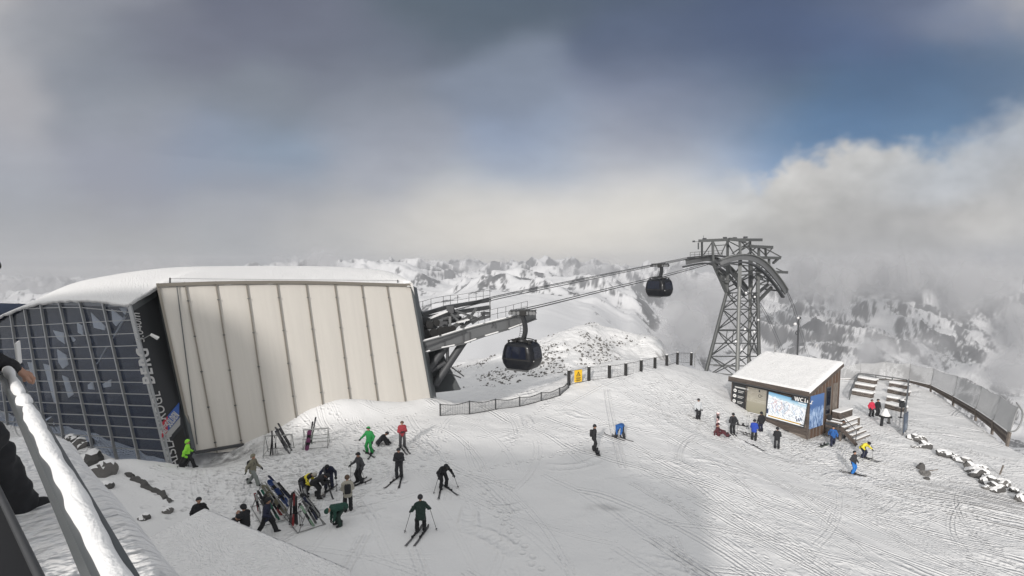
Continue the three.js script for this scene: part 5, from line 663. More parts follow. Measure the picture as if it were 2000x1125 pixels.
// ------------------------------------------------------------------ the terrace that the photograph is taken from
{
  const FLOOR = EYE - 1.65, RA = onLevel(239, 1110, EYE - 0.6), RB = onLevel(47, 768, EYE - 0.6), dir = RB.clone().sub(RA).setY(0).normalize(), out = V(-dir.z, 0, dir.x), rail0 = RA.clone().addScaledVector(dir, -1.2);
  if (out.x < 0) out.negate();
  const R = (s, o, y) => rail0.clone().addScaledVector(dir, s).addScaledVector(out, o).setY(y);   // s along the rail away from the viewer, o outwards
  const so = (p) => { const q = p.clone().sub(rail0).setY(0); return [q.dot(dir), q.dot(out)]; };
  const S0 = -2, S1 = so(onLevel(24, 703, EYE - 0.6))[0], [ea, oa] = so(onLevel(396, 1125, FLOOR + 0.05)), [eb, ob] = so(onLevel(131, 838, FLOOR + 0.05)), SE = eb;
  const ter = thing('terrace_building', V(0, 0, 0), 'snowy terrace ledge of the building below the viewer, seen beyond the handrail', 'building');
  const ledgeW = (s) => lerp(oa, ob, (s - ea) / (eb - ea)) + 0.03 * fbm(s * 0.7, 3, 2);
  const g = gridGeo(150, 60, (i, j) => { const s = lerp(-1.6, SE, i / 149), o = lerp(-2.9, ledgeW(s), j / 59), edge = ss(0, 0.13, ledgeW(s) - o) * ss(SE, SE - 0.25, s), p = R(s, o, 0); const deep = ss(0.1, -0.25, o), steps = deep * (0.10 * fbm(p.x * 3.2, p.z * 3.2, 3) + 0.16 * Math.max(0, fbm(p.x * 2.1 + 7, p.z * 2.1, 2)) - 0.2 * Math.max(0, fbm(p.x * 1.8 + 2, p.z * 1.8 + 5, 2) - 0.05)); p.y = FLOOR - 0.02 + 0.13 * Math.sqrt(edge) - 0.06 * ss(0.15, 0.35, o) + steps + 0.014 * fbm(p.x * 2, p.z * 2, 3); return p; });
  mesh('ledge_snow', planarUV(g), M.snowCrust, ter);
  { const sh = new THREE.Shape([R(-1.6, ledgeW(-1.6) - 0.06, 0), R(SE - 0.06, ledgeW(SE) - 0.06, 0), R(SE - 0.3, -2.2, 0), R(5.2, -4.9, 0), R(3, -16, 0), R(-1.6, -16, 0)].map((p) => new THREE.Vector2(p.x, -p.z))); mesh('storey_walls', new THREE.ExtrudeGeometry(sh, { depth: FLOOR + 6, bevelEnabled: false }).rotateX(-Math.PI / 2).translate(0, -6.12, 0), M.concrete, ter); }
  mesh('shade_wall', (() => { const a = R(-1.6, -4.6, FLOOR), b = R(5, -4.6, FLOOR); return quadGeo(a, b, b.clone().setY(FLOOR + 2.62), R(2.2, -4.6, FLOOR + 2.62), 0.2); })(), M.woodWarm, ter);  // unseen wall added to keep the terrace floor and ledge in shade
  { const t = M.crustTex.clone(); t.repeat.set(2, 2); t.needsUpdate = true; M.railSnow = std(0.85, 0.855, 0.86, 0.8, { bumpMap: t, bumpScale: 0.0025 }); }
  // handrail with snow on it
  const rl = thing('handrail', R(0, 0, FLOOR), 'dark metal handrail carrying a ridge of snow across the near corner', 'handrail'), o = rl.position, top = EYE - 0.63;
  mesh('rail', quadGeo(...[[S0, -0.035], [S0, 0.035], [S1, 0.035], [S1, -0.035]].map(([s, q]) => R(s, q, top - 0.02).sub(o)), 0.07, V(0, 1, 0)), M.jamb, rl);
  const snowRidge = (s0, s1, n, seed) => gridGeo(n, 13, (i, j) => { const s = lerp(s0, s1, i / (n - 1)), a = j / 12 * Math.PI, end = Math.sqrt(Math.min(1, Math.min(i, n - 1 - i) / 4)), w = (0.023 + 0.012 * fbm(s * 2.6, seed, 3, 0.45)) * end, h = (0.034 + 0.02 * fbm(s * 1.9, seed + 4, 3, 0.45)) * end; return R(s, -Math.cos(a) * w + 0.004 * vnoise(s * 4, seed), top - 0.022 + Math.pow(Math.sin(a), 0.7) * h).sub(o); });
  for (const [a, b, seed] of [[S0, S1 - 1.35, 1], [S1 - 1.31, S1 - 1.12, 2], [S1 - 1.04, S1 - 0.05, 3]]) mesh('snow_ridge', planarUV(snowRidge(a, b, Math.max(14, Math.round((b - a) * 60)), seed)), M.railSnow, rl);
  const corner = R(S1, 0, top), w2 = R(S1, -4, top).add(V(-1, 0, 0.3)); mesh('rail', barGeo(corner.clone().sub(o).add(V(0, -0.055, 0)), w2.clone().sub(o).add(V(0, -0.055, 0)), 0.1, 0.07), M.jamb, rl); { const u = w2.clone().sub(corner), sg = gridGeo(60, 9, (i, j) => { const a = j / 8 * Math.PI, p = corner.clone().addScaledVector(u, i / 59), q = V(-u.z, 0, u.x).normalize(); return p.addScaledVector(q, -Math.cos(a) * 0.045).add(V(0, -0.02 + Math.sin(a) * (0.05 + 0.02 * fbm(i / 6, 3, 2)), 0)).sub(o); }); mesh('snow_ridge', planarUV(sg), M.railSnow, rl); }
  for (const s of [-1.9]) mesh('post', barGeo(R(s, 0, FLOOR - 0.1).sub(o), R(s, 0, top - 0.05).sub(o), 0.02), M.steelDark, rl); for (let k = 0; k < 5; k++) { const p = corner.clone().lerp(w2, 0.1 + k * 0.13).sub(o); mesh('baluster', tubeGeo(p.clone().setY(0.05), p.clone().setY(top - FLOOR - 0.06), 0.012, undefined, 6), M.steelDark, rl); }
  // canopy below
  const ca = at(400, 990, 20.2), cb = at(306, 1042, 18.2), cc = at(690, 1130, 15.9); for (const p of [ca, cb, cc]) p.y = ca.y; const cd = cb.clone().add(cc).sub(ca);
  const cn = thing('canopy_roof', ca.clone().setY(ca.y), 'flat canopy roof with an even layer of snow in front of the ski racks', 'canopy'), ce = (u, v) => ca.clone().lerp(cc, u).add(cb.clone().sub(ca).multiplyScalar(v)).sub(ca);
  mesh('snow_slab', planarUV(gridGeo(160, 120, (i, j) => { const u = i / 159, v = j / 119 * 4, e = ss(0, 0.012, Math.min(u, 1 - u, v / 4 * 1.6)); const p = ce(u, v); p.y = -0.42 + 0.42 * Math.sqrt(e) + 0.02 * fbm(p.x, p.z, 3); return p; })), M.snowCrust, cn);
  mesh('slab', quadGeo(ce(0, 0).add(V(0, -0.4, 0)), ce(1, 0).add(V(0, -0.4, 0)), ce(1, 4).add(V(0, -0.4, 0)), ce(0, 4).add(V(0, -0.4, 0)), 0.25, V(0, 1, 0)), M.concrete, cn); for (const [u, v] of [[0.06, 0.3], [0.5, 0.3], [0.9, 0.3]]) mesh('post', barGeo(ce(u, v).add(V(0, -0.6, 0)), ce(u, v).add(V(0, -5, 0)), 0.2), M.steelDark, cn);
  // unseen building, added and outlined to shade the station wall and the snow
  const nb = thing('shade_building', V(-46, 0, 1), 'unseen tall gabled building with a low wing, added to shade the station and snow', 'building'); const s = new THREE.Shape(); [[-30, -4], [38.5, -4], [38.5, 12.8], [24, 13.6], [17, 13.9], [16.5, 15.9], [15.7, 19.5], [14.7, 21.3], [13.5, 22.8], [10, 24.4], [7, 25.2], [-30, 25.2]].forEach(([x, y], k) => k ? s.lineTo(x, y) : s.moveTo(x, y)); mesh('storey_walls', new THREE.ExtrudeGeometry(s, { depth: 1.2, bevelEnabled: false }), M.woodWarm, nb);
}
// ------------------------------------------------------------------ people
function nets(f, lo, hi, h) {                       // smooth surface of f = 0 on a grid (surface nets)
  const nx = Math.ceil((hi.x - lo.x) / h) + 1, ny = Math.ceil((hi.y - lo.y) / h) + 1, nz = Math.ceil((hi.z - lo.z) / h) + 1, v = new Float32Array(nx * ny * nz), id = new Int32Array(nx * ny * nz).fill(-1), P = [], I = [];
  for (let k = 0, o = 0; k < nz; k++) for (let j = 0; j < ny; j++) for (let i = 0; i < nx; i++, o++) v[o] = f(lo.x + i * h, lo.y + j * h, lo.z + k * h);
  const at3 = (i, j, k) => (k * ny + j) * nx + i, E = [[0, 1], [2, 3], [4, 5], [6, 7], [0, 2], [1, 3], [4, 6], [5, 7], [0, 4], [1, 5], [2, 6], [3, 7]];
  for (let k = 0; k < nz - 1; k++) for (let j = 0; j < ny - 1; j++) for (let i = 0; i < nx - 1; i++) {
    const c = []; let m = 0; for (let q = 0; q < 8; q++) { c.push(v[at3(i + (q & 1), j + ((q >> 1) & 1), k + (q >> 2))]); if (c[q] < 0) m |= 1 << q; }
    if (m === 0 || m === 255) continue;
    let x = 0, y = 0, z = 0, n = 0; for (const [a, b] of E) { if ((c[a] < 0) === (c[b] < 0)) continue; const t = c[a] / (c[a] - c[b]); x += lerp(a & 1, b & 1, t); y += lerp((a >> 1) & 1, (b >> 1) & 1, t); z += lerp(a >> 2, b >> 2, t); n++; }
    id[at3(i, j, k)] = P.length / 3; P.push(lo.x + (i + x / n) * h, lo.y + (j + y / n) * h, lo.z + (k + z / n) * h);
  }
  const q = (a, b, c, d, flip) => { if (a < 0 || b < 0 || c < 0 || d < 0) return; flip ? I.push(a, c, b, a, d, c) : I.push(a, b, c, a, c, d); };
  for (let k = 1; k < nz - 1; k++) for (let j = 1; j < ny - 1; j++) for (let i = 1; i < nx - 1; i++) {
    const s = v[at3(i, j, k)] < 0;
    if (s !== v[at3(i + 1, j, k)] < 0) q(id[at3(i, j - 1, k - 1)], id[at3(i, j, k - 1)], id[at3(i, j, k)], id[at3(i, j - 1, k)], !s);
    if (s !== v[at3(i, j + 1, k)] < 0) q(id[at3(i - 1, j, k - 1)], id[at3(i - 1, j, k)], id[at3(i, j, k)], id[at3(i, j, k - 1)], !s);
    if (s !== v[at3(i, j, k + 1)] < 0) q(id[at3(i - 1, j - 1, k)], id[at3(i, j - 1, k)], id[at3(i, j, k)], id[at3(i - 1, j, k)], !s);
  }
  const g = new THREE.BufferGeometry(); g.setAttribute('position', new THREE.Float32BufferAttribute(P, 3)); g.setIndex(I); g.computeVertexNormals(); return g;
}
function field(bones, k = 0.035) {                  // bones: [a, b, ra, rb]
  const B = bones.map(([a, b, ra, rb]) => { const d = b.clone().sub(a); return [a.x, a.y, a.z, d.x, d.y, d.z, Math.max(1e-9, d.lengthSq()), ra, rb]; });
  const f = (x, y, z) => { let m = 1e3; for (const b of B) { const ex = x - b[0], ey = y - b[1], ez = z - b[2], t = clamp((ex * b[3] + ey * b[4] + ez * b[5]) / b[6], 0, 1), u = ex - b[3] * t, w = ey - b[4] * t, s = ez - b[5] * t, d = Math.sqrt(u * u + w * w + s * s) - (b[7] + (b[8] - b[7]) * t); const hh = Math.max(k - Math.abs(m - d), 0) / k; m = Math.min(m, d) - hh * hh * k * 0.25; } return m; };
  const lo = V(1e3, 1e3, 1e3), hi = V(-1e3, -1e3, -1e3); for (const [a, b, ra, rb] of bones) for (const [p, r] of [[a, ra], [b, rb]]) { lo.min(p.clone().addScalar(-r)); hi.max(p.clone().addScalar(r)); }
  return [f, lo, hi];
}
const skinOf = (bones, h, k, cut, fold = 0) => { const [f0, lo, hi] = field(bones, k), f = fold ? (x, y, z) => { const v = f0(x, y, z); return Math.abs(v) < 0.06 ? v + fold * (vnoise(x * 9 + z * 7, y * 19 + x * 5) + 0.5 * vnoise(z * 22 + 3, y * 30 + x * 18)) : v; } : f0; return nets(cut ? (x, y, z) => Math.max(f(x, y, z), cut(x, y, z)) : f, lo.addScalar(-2.5 * h), hi.addScalar(2.5 * h), h); };
function ik(a, b, l1, l2, hint) { const d = b.clone().sub(a); let L = d.length(); const m = (l1 + l2) * 0.995; if (L > m) { b = a.clone().addScaledVector(d, m / L); L = m; } const e = b.clone().sub(a).normalize(), t = (l1 * l1 - l2 * l2 + L * L) / (2 * L), hgt = Math.sqrt(Math.max(0, l1 * l1 - t * t)), n = hint.clone().addScaledVector(e, -hint.dot(e)).normalize(); return [a.clone().addScaledVector(e, t).addScaledVector(n, hgt), b]; }
const GLOVE = (() => {                                // a slightly curled hand: wrist at the origin, fingers along +z, thumb at +x
  const b = [[V(0, 0, -0.02), V(0, 0, 0.03), 0.03, 0.034], [V(-0.018, 0, 0.03), V(-0.024, 0, 0.09), 0.022, 0.021], [V(0.014, 0, 0.03), V(0.022, 0, 0.092), 0.023, 0.021]];
  [[-0.036, 0.085, 0.05], [-0.013, 0.092, 0.062], [0.011, 0.093, 0.06], [0.034, 0.088, 0.052]].forEach(([x, z, l]) => { const k = V(x * 1.05, -0.012, z + l * 0.62), t = V(x, -0.04, z + l * 0.9); b.push([V(x, 0, z), k, 0.0125, 0.0115], [k, t, 0.0115, 0.01]); });
  b.push([V(0.028, -0.004, 0.028), V(0.06, -0.02, 0.062), 0.016, 0.014], [V(0.06, -0.02, 0.062), V(0.062, -0.036, 0.094), 0.0135, 0.0115]);
  return skinOf(b, 0.0065, 0.008);
})();
const GLOVE_L = GLOVE.clone().scale(-1, 1, 1); { const i = GLOVE_L.index.array; for (let k = 0; k < i.length; k += 3) { const t = i[k]; i[k] = i[k + 1]; i[k + 1] = t; } GLOVE_L.computeVertexNormals(); }
const cloth = new Map(), dye = (r, g, b, rough = 0.85) => { const k = [r, g, b, rough].join(); if (!cloth.has(k)) cloth.set(k, std(r, g, b, rough)); return cloth.get(k); };
const SKIN = dye(0.42, 0.24, 0.17, 0.6), BLACK = dye(0.016, 0.017, 0.02), GOGGLE = std(0.03, 0.02, 0.012, 0.12);
const POSES = {
  stand: {}, wide: { feet: [[-0.2, 0, 0.05], [0.2, 0, -0.02]] },
  front: { hands: [[-0.1, 1.12, 0.3], [0.1, 1.14, 0.3]], head: 0.35 }, phone: { hands: [[-0.08, 1.34, 0.34], [0.1, 1.3, 0.34]], head: 0.25 },
  walk: { hip: [0, 0.88, 0], bend: 0.08, feet: [[-0.1, 0, 0.34], [0.1, 0.03, -0.34]], hands: [[-0.3, 0.85, -0.2], [0.3, 0.9, 0.28]] },
  stride: { hip: [0, 0.86, 0], bend: 0.16, feet: [[-0.12, 0, -0.42], [0.12, 0, 0.38]], hands: [[-0.32, 0.95, 0.25], [0.3, 0.85, -0.15]] },
  ski: { hip: [0, 0.84, -0.1], bend: 0.32, feet: [[-0.16, 0, 0], [0.16, 0, 0]], hands: [[-0.42, 0.92, 0.28], [0.42, 0.9, 0.22]], head: 0.1 },
  lean: { hip: [0, 0.86, -0.12], bend: 0.75, feet: [[-0.16, 0, 0.03], [0.16, 0, 0]], hands: [[-0.42, 0.86, 0.4], [0.42, 0.8, 0.36]], head: 0.3 },
  bend: { hip: [0, 0.84, -0.2], bend: 1.45, feet: [[-0.16, 0, 0.0], [0.16, 0, 0]], hands: [[-0.14, 0.34, 0.3], [0.14, 0.3, 0.3]], head: 0.5 },
  stoop: { hip: [0, 0.86, -0.15], bend: 1.05, feet: [[-0.16, 0, 0.08], [0.16, 0, -0.1]], hands: [[-0.2, 0.7, 0.5], [0.16, 0.62, 0.46]], head: 0.4 },
  sit: { hip: [0, 0.14, -0.1], bend: -0.15, feet: [[-0.18, 0.06, 0.62], [0.18, 0.06, 0.66]], hands: [[-0.3, 0.1, -0.32], [0.22, 0.42, 0.3]], head: 0.2, knee: V(0, 1, 0.15) },
  fallen: { hip: [0, 0.2, -0.1], bend: 0.55, roll: 0.5, feet: [[-0.12, 0.08, 0.6], [0.24, 0.06, 0.5]], hands: [[-0.3, 0.12, 0.1], [0.42, 0.08, 0.1]], head: 0.3, knee: V(0.2, 1, 0.1) },
  pole: { hip: [0, 0.9, -0.03], bend: 0.1, feet: [[-0.17, 0, 0.02], [0.17, 0, -0.02]], hands: [[-0.46, 0.98, 0.24], [0.32, 0.86, 0.1]], head: 0.15 },
  hands: { hands: [[-0.24, 0.98, 0.14], [0.24, 0.98, 0.14]] },
};
const AZ = (deg) => Math.PI - deg * Math.PI / 180;    // 0 = looking away from the viewer, 90 = to the right, 180 = at the viewer
function person(px, py, face, pose, c, label, opt = {}) {
  const po = { ...POSES[pose], ...(opt.pose ?? {}) }, base = opt.at ?? ground(px, py), g = thing('person', base, label, 'person'); g.rotation.y = AZ(face); const sc = opt.size ?? 1; g.scale.setScalar(sc);
  const ar = (a) => V(...a), hip = ar(po.hip ?? [0, 0.93, 0]), bend = po.bend ?? 0.04, roll = po.roll ?? 0, d = V(Math.sin(roll), Math.cos(bend) * Math.cos(roll), Math.sin(bend)).normalize(), sx = V(1, 0, 0).addScaledVector(d, -d.x).normalize(), fw = sx.clone().cross(d);
  const up = (t) => hip.clone().addScaledVector(d, t), chest = up(0.34), sh = up(0.47), neck = up(0.55), hd = d.clone().multiplyScalar(Math.cos(po.head ?? 0)).addScaledVector(fw, Math.sin((po.head ?? 0) + 0.05)).normalize(), head = neck.clone().addScaledVector(hd, 0.165), hf = hd.clone().cross(sx).negate().normalize(); if (hf.dot(fw) < 0) hf.negate();
  const feet = (po.feet ?? [[-0.13, 0, 0.03], [0.13, 0, -0.02]]).map(ar), hands = (po.hands ?? [[-0.3, 0.86, 0.06], [0.3, 0.86, 0.08]]).map(ar), leg = [], arm = [];
  feet.forEach((f, i) => { const s = i ? 1 : -1, h = hip.clone().addScaledVector(sx, s * 0.095), an = f.clone().add(V(0, 0.1, 0)); const [k, e] = ik(h, an, 0.44, 0.42, po.knee ?? V(s * 0.15, 0, 1)); leg.push([h, k, e]); });
  hands.forEach((w, i) => { const s = i ? 1 : -1, a = sh.clone().addScaledVector(sx, s * 0.185).addScaledVector(d, -0.03), [e, b] = ik(a, w, 0.29, 0.27, V(s * 0.7, -0.6, -0.8)); arm.push([a, e, b]); });
  const part = (n, geo, m, l) => mesh(n, geo, m, g, l), H = opt.fine ? 0.016 : 0.024;
  // the body: head with nose, chin and ears, neck, trunk and limbs in one surface
  const at2 = (x, y, z) => head.clone().addScaledVector(sx, x).addScaledVector(hd, y).addScaledVector(hf, z);
  const bb = [[at2(0, 0.035, -0.01), at2(0, 0.0, 0.0), 0.098, 0.088], [at2(0, -0.05, 0.035), at2(0, -0.075, 0.05), 0.058, 0.045], [at2(0, 0.0, 0.092), at2(0, -0.028, 0.108), 0.012, 0.017], [at2(-0.092, -0.01, 0), at2(-0.092, 0.02, 0), 0.02, 0.022], [at2(0.092, -0.01, 0), at2(0.092, 0.02, 0), 0.02, 0.022], [neck.clone().addScaledVector(d, -0.05), at2(0, -0.06, -0.02), 0.062, 0.055], [hip, sh, 0.09, 0.1]];
  for (const [a, e, b] of arm) bb.push([sh, a, 0.06, 0.055], [a, e, 0.042, 0.036], [e, b, 0.035, 0.028]); for (const [a, k, e] of leg) bb.push([hip, a, 0.07, 0.07], [a, k, 0.065, 0.048], [k, e, 0.046, 0.036]);
  part('body', skinOf(bb, opt.fine ? 0.014 : 0.02, 0.02), SKIN);
  const J = [], hem = up(-0.1);
  for (const s of [-1, 1]) J.push([hem.clone().addScaledVector(sx, s * 0.075), chest.clone().addScaledVector(sx, s * 0.085), 0.138, 0.138], [chest.clone().addScaledVector(sx, s * 0.085), sh.clone().addScaledVector(sx, s * 0.12), 0.135, 0.105]);
  J.push([hem, chest, 0.145, 0.14], [sh.clone().addScaledVector(d, 0.02), neck.clone().addScaledVector(d, -0.01), 0.09, 0.078]); if (opt.long) J.push([hip, hip.clone().lerp(leg[0][1], 0.7), 0.14, 0.13], [hip, hip.clone().lerp(leg[1][1], 0.7), 0.14, 0.13]);
  for (const [a, e, b] of arm) J.push([sh, a, 0.098, 0.09], [a, e, 0.088, 0.075], [e, b.clone().lerp(e, 0.06), 0.074, 0.06]);
  part('jacket', skinOf(J, H, 0.04, null, 0.026), c.j);
  if (c.band) { const bnd = skinOf(J.map(([a, b, x, y]) => [a, b, x + 0.006, y + 0.006]), H, 0.04, (x, y, z) => { const t = V(x, y, z).sub(hip).dot(d); return Math.abs(t - 0.37) - 0.1; }); part('jacket_yoke', bnd, c.band); }
  const T = []; for (const [a, k, e] of leg) T.push([hip.clone().addScaledVector(sx, (a.x - hip.x) * 0.5), a, 0.13, 0.122], [a, k, 0.116, 0.096], [k, e.clone().addScaledVector(k.clone().sub(e), -0.02), 0.095, 0.098]);
  part('trousers', skinOf(T, H, 0.035, null, 0.022), c.t);
  for (const i of [0, 1]) { const f = feet[i], e = leg[i][2], yaw = opt.toe?.[i] ?? 0, q = (x, y, z) => e.clone().add(V(x + z * Math.sin(yaw), y - 0.1, z * Math.cos(yaw))); part('boot', skinOf([[q(0, 0.045, -0.06), q(0, 0.04, 0.16), 0.05, 0.046], [q(0, 0.06, -0.03), q(0, 0.24, -0.05), 0.066, 0.07], [q(0, 0.06, 0.02), q(0, 0.06, 0.1), 0.06, 0.055]], 0.02, 0.03), c.b ?? BLACK); }
  for (const i of [0, 1]) { const [a, e, b] = arm[i], z = b.clone().sub(e).normalize(), x = V(i ? -1 : 1, 0, 0).addScaledVector(z, -z.x * (i ? -1 : 1)).normalize(), y = z.clone().cross(x); if (Math.abs(x.lengthSq() - 1) > 0.1) continue; const m = mesh(opt.bare ? 'hand' : 'glove', i ? GLOVE_L : GLOVE, opt.bare ? SKIN : c.g ?? BLACK, g); m.matrixAutoUpdate = true; m.position.copy(b); m.quaternion.setFromRotationMatrix(new THREE.Matrix4().makeBasis(i ? x.clone().negate() : x, i ? y.clone().negate() : y, z)); if (!opt.bare) m.scale.setScalar(1.18); }
  if (c.h !== null) { const R = opt.hood ? 0.135 : 0.122, face0 = (x, y, z) => { const v = V(x, y, z).sub(head); return Math.min(v.dot(hf) - 0.02, 1) * 0.7 - (v.dot(hd) - 0.015) * 0.9; };
    part(opt.hood ? 'hood' : opt.hat ? 'hat' : 'helmet', skinOf([[at2(0, 0.035, -0.015), at2(0, 0.0, -0.02), R, R], ...(opt.hood ? [[at2(0, -0.06, -0.03), neck, 0.11, 0.11]] : []), ...(opt.bobble ? [[at2(0, 0.19, -0.03), at2(0, 0.2, -0.03), 0.045, 0.045]] : [])], 0.016, 0.02, face0), c.h);
    if (!opt.hat && !opt.hood) { const band = []; for (let k = -3; k < 3; k++) { const p = (a) => at2(Math.sin(a) * 0.1, 0.025 + (opt.up ? 0.06 : 0), Math.cos(a) * 0.1); band.push([p(k * 0.36 + 0.02), p((k + 1) * 0.36 - 0.02), 0.03, 0.03]); } part('goggles', skinOf(band, 0.014, 0.02), GOGGLE); } }
  if (c.p) { const m = mesh('backpack', new RoundedBoxGeometry(0.3, 0.46, 0.2, 4, 0.08), c.p, g); m.position.copy(up(0.24).addScaledVector(fw, -0.2)); m.quaternion.setFromRotationMatrix(new THREE.Matrix4().makeBasis(sx, d, fw.clone())); for (const s of [-1, 1]) part('strap', curveGeo([up(0.42).addScaledVector(sx, s * 0.1).addScaledVector(fw, -0.13), up(0.53).addScaledVector(sx, s * 0.11), up(0.4).addScaledVector(sx, s * 0.11).addScaledVector(fw, 0.135), up(0.2).addScaledVector(sx, s * 0.14).addScaledVector(fw, 0.09)], 0.02, 14, 5), c.p); }
  g.updateMatrixWorld(true);
  return { g, hands: arm.map(([, , b]) => b.clone().applyMatrix4(g.matrixWorld)), feet: leg.map(([, , e]) => e.clone().add(V(0, -0.1, 0)).applyMatrix4(g.matrixWorld)), face };
}
// skis, snowboards and poles
const skiGeo = (() => { const w = [[-0.85, 0.042, 0.05], [-0.8, 0.05, 0.012], [-0.4, 0.044, 0], [0, 0.04, 0.012], [0.4, 0.047, 0], [0.72, 0.056, 0.006], [0.8, 0.05, 0.05], [0.86, 0.028, 0.1]], P = [], I = []; w.forEach(([z, h, y]) => P.push(-h, y, z, h, y, z, h, y + 0.02, z, -h, y + 0.02, z)); for (let i = 0; i < w.length - 1; i++) for (let k = 0; k < 4; k++) { const a = i * 4 + k, b = i * 4 + (k + 1) % 4; I.push(a, b + 4, b, a, a + 4, b + 4); } const e = (w.length - 1) * 4; I.push(0, 1, 2, 0, 2, 3, e, e + 2, e + 1, e, e + 3, e + 2); const g = new THREE.BufferGeometry(); g.setAttribute('position', new THREE.Float32BufferAttribute(P, 3)); g.setIndex(I); const n = g.toNonIndexed(); n.computeVertexNormals(); return n; })();
const boardGeo = (() => { const s = new THREE.Shape(); s.moveTo(-0.13, -0.55); s.quadraticCurveTo(-0.115, 0, -0.13, 0.55); s.bezierCurveTo(-0.13, 0.82, 0.13, 0.82, 0.13, 0.55); s.quadraticCurveTo(0.115, 0, 0.13, -0.55); s.bezierCurveTo(0.13, -0.82, -0.13, -0.82, -0.13, -0.55); const g = new THREE.ExtrudeGeometry(s, { depth: 0.014, bevelEnabled: false, curveSegments: 8 }).rotateX(Math.PI / 2), p = g.attributes.position; for (let i = 0; i < p.count; i++) p.setY(i, p.getY(i) + 0.014 + 0.12 * ss(0.52, 0.8, Math.abs(p.getZ(i)))); g.computeVertexNormals(); return g; })();
const bindGeo = merge([boxGeo(0.075, 0.035, 0.2, 0, 0.05, 0.02), boxGeo(0.08, 0.07, 0.07, 0, 0.065, 0.16), boxGeo(0.08, 0.075, 0.08, 0, 0.07, -0.15)]);
const boardBind = merge([new THREE.TorusGeometry(0.1, 0.025, 6, 14, 4.2).rotateX(Math.PI / 2).translate(0, 0.09, 0), boxGeo(0.2, 0.03, 0.14, 0, 0.035, 0), boxGeo(0.05, 0.2, 0.14, 0.09, 0.13, 0)]);
const poleGeo = tubeGeo(V(0, 0, 0), V(0, 1.15, 0), 0.011, 0.012, 6), gripGeo = tubeGeo(V(0, 1.06, 0), V(0, 1.2, 0), 0.022, 0.026, 7), basketGeo = new THREE.CylinderGeometry(0.055, 0.04, 0.015, 10).translate(0, 0.08, 0);
function orient(o, from, to, up = V(0, 1, 0), axis = 'z') { const b = basis(from, to, up); o.quaternion.setFromRotationMatrix(axis === 'z' ? new THREE.Matrix4().makeBasis(b.x, b.y, b.z) : new THREE.Matrix4().makeBasis(b.x, b.z, b.y.clone().negate())); return o; }
function ski(mid, from, to, mat, label, group, up) { const s = thing('ski', mid, label, 'ski', group); mesh('blade', skiGeo, mat, s); mesh('binding', bindGeo, BLACK, s); return orient(s, from, to, up); }
function snowboard(mid, from, to, mat, label, group, up) { const s = thing('snowboard', mid, label, 'snowboard', group); mesh('deck', boardGeo, mat, s); for (const z of [-0.27, 0.27]) mesh('binding', boardBind, BLACK, s).position.z = z; return orient(s, from, to, up); }
function pole(from, to, mat, label, group) { const s = thing('ski_pole', from, label, 'ski pole', group); mesh('shaft', poleGeo, mat, s); mesh('grip', gripGeo, BLACK, s); mesh('basket', basketGeo, BLACK, s); return orient(s, from, to, V(0, 0, 1), 'y'); }
const onSnow = (p, lift = 0.01) => V(p.x, nearH(p.x, p.z) + lift, p.z);
function wearSkis(pr, who, mat, dirs, opt = {}) {     // dirs: heading in degrees of each ski, like `face`
  dirs.forEach((deg, i) => { if (deg === null) return; const a = deg * Math.PI / 180, f = pr.feet[i], u = V(Math.sin(a), 0, -Math.cos(a)), c = f.clone().addScaledVector(u, opt.shift ?? 0.05); const p = onSnow(c.clone().addScaledVector(u, -0.6)), q = onSnow(c.clone().addScaledVector(u, 0.6)); c.y = (p.y + q.y) / 2 + (opt.lift ?? 0); pr.g.position.y = Math.max(pr.g.position.y, c.y + 0.02); ski(c, p, q, mat, `${opt.color ?? 'dark'} ski under the ${i ? 'left' : 'right'} boot of the ${who}`, 'skis worn by people on the snow field'); });
}
function holdPoles(pr, who, which, mat, spread = 0.16, back = 0) { for (const i of which) { const h = pr.hands[i], a = AZ(pr.face), s = i ? 1 : -1, side = V(Math.cos(a), 0, -Math.sin(a)), fw = V(Math.sin(a), 0, Math.cos(a)), t = onSnow(h.clone().addScaledVector(side, s * spread).addScaledVector(fw, -back), 0); pole(t, h.clone().add(V(0, 0.04, 0)), mat, `thin pole in the ${i ? 'left' : 'right'} hand of the ${who}`, 'ski poles held by people'); } }
const C = { black: dye(0.014, 0.015, 0.018), coal: dye(0.03, 0.031, 0.036), navy: dye(0.012, 0.016, 0.04), slate: dye(0.06, 0.062, 0.068), grey: dye(0.16, 0.165, 0.17), pale: dye(0.5, 0.52, 0.54), beige: dye(0.36, 0.34, 0.29), camo: dye(0.2, 0.19, 0.14), ash: dye(0.2, 0.22, 0.21), lime: dye(0.3, 0.75, 0.06), yellow: dye(0.72, 0.62, 0.05), green: dye(0.02, 0.24, 0.06), bottle: dye(0.012, 0.055, 0.04), pine: dye(0.014, 0.032, 0.026), red: dye(0.28, 0.035, 0.045), crimson: dye(0.55, 0.03, 0.07), maroon: dye(0.075, 0.018, 0.024), blue: dye(0.02, 0.1, 0.32), royal: dye(0.02, 0.06, 0.36), sky: dye(0.02, 0.16, 0.5), brown: dye(0.1, 0.065, 0.045), white: dye(0.7, 0.7, 0.7) };
const dark = std(0.03, 0.03, 0.034, 0.4), grau = std(0.1, 0.1, 0.105, 0.4);
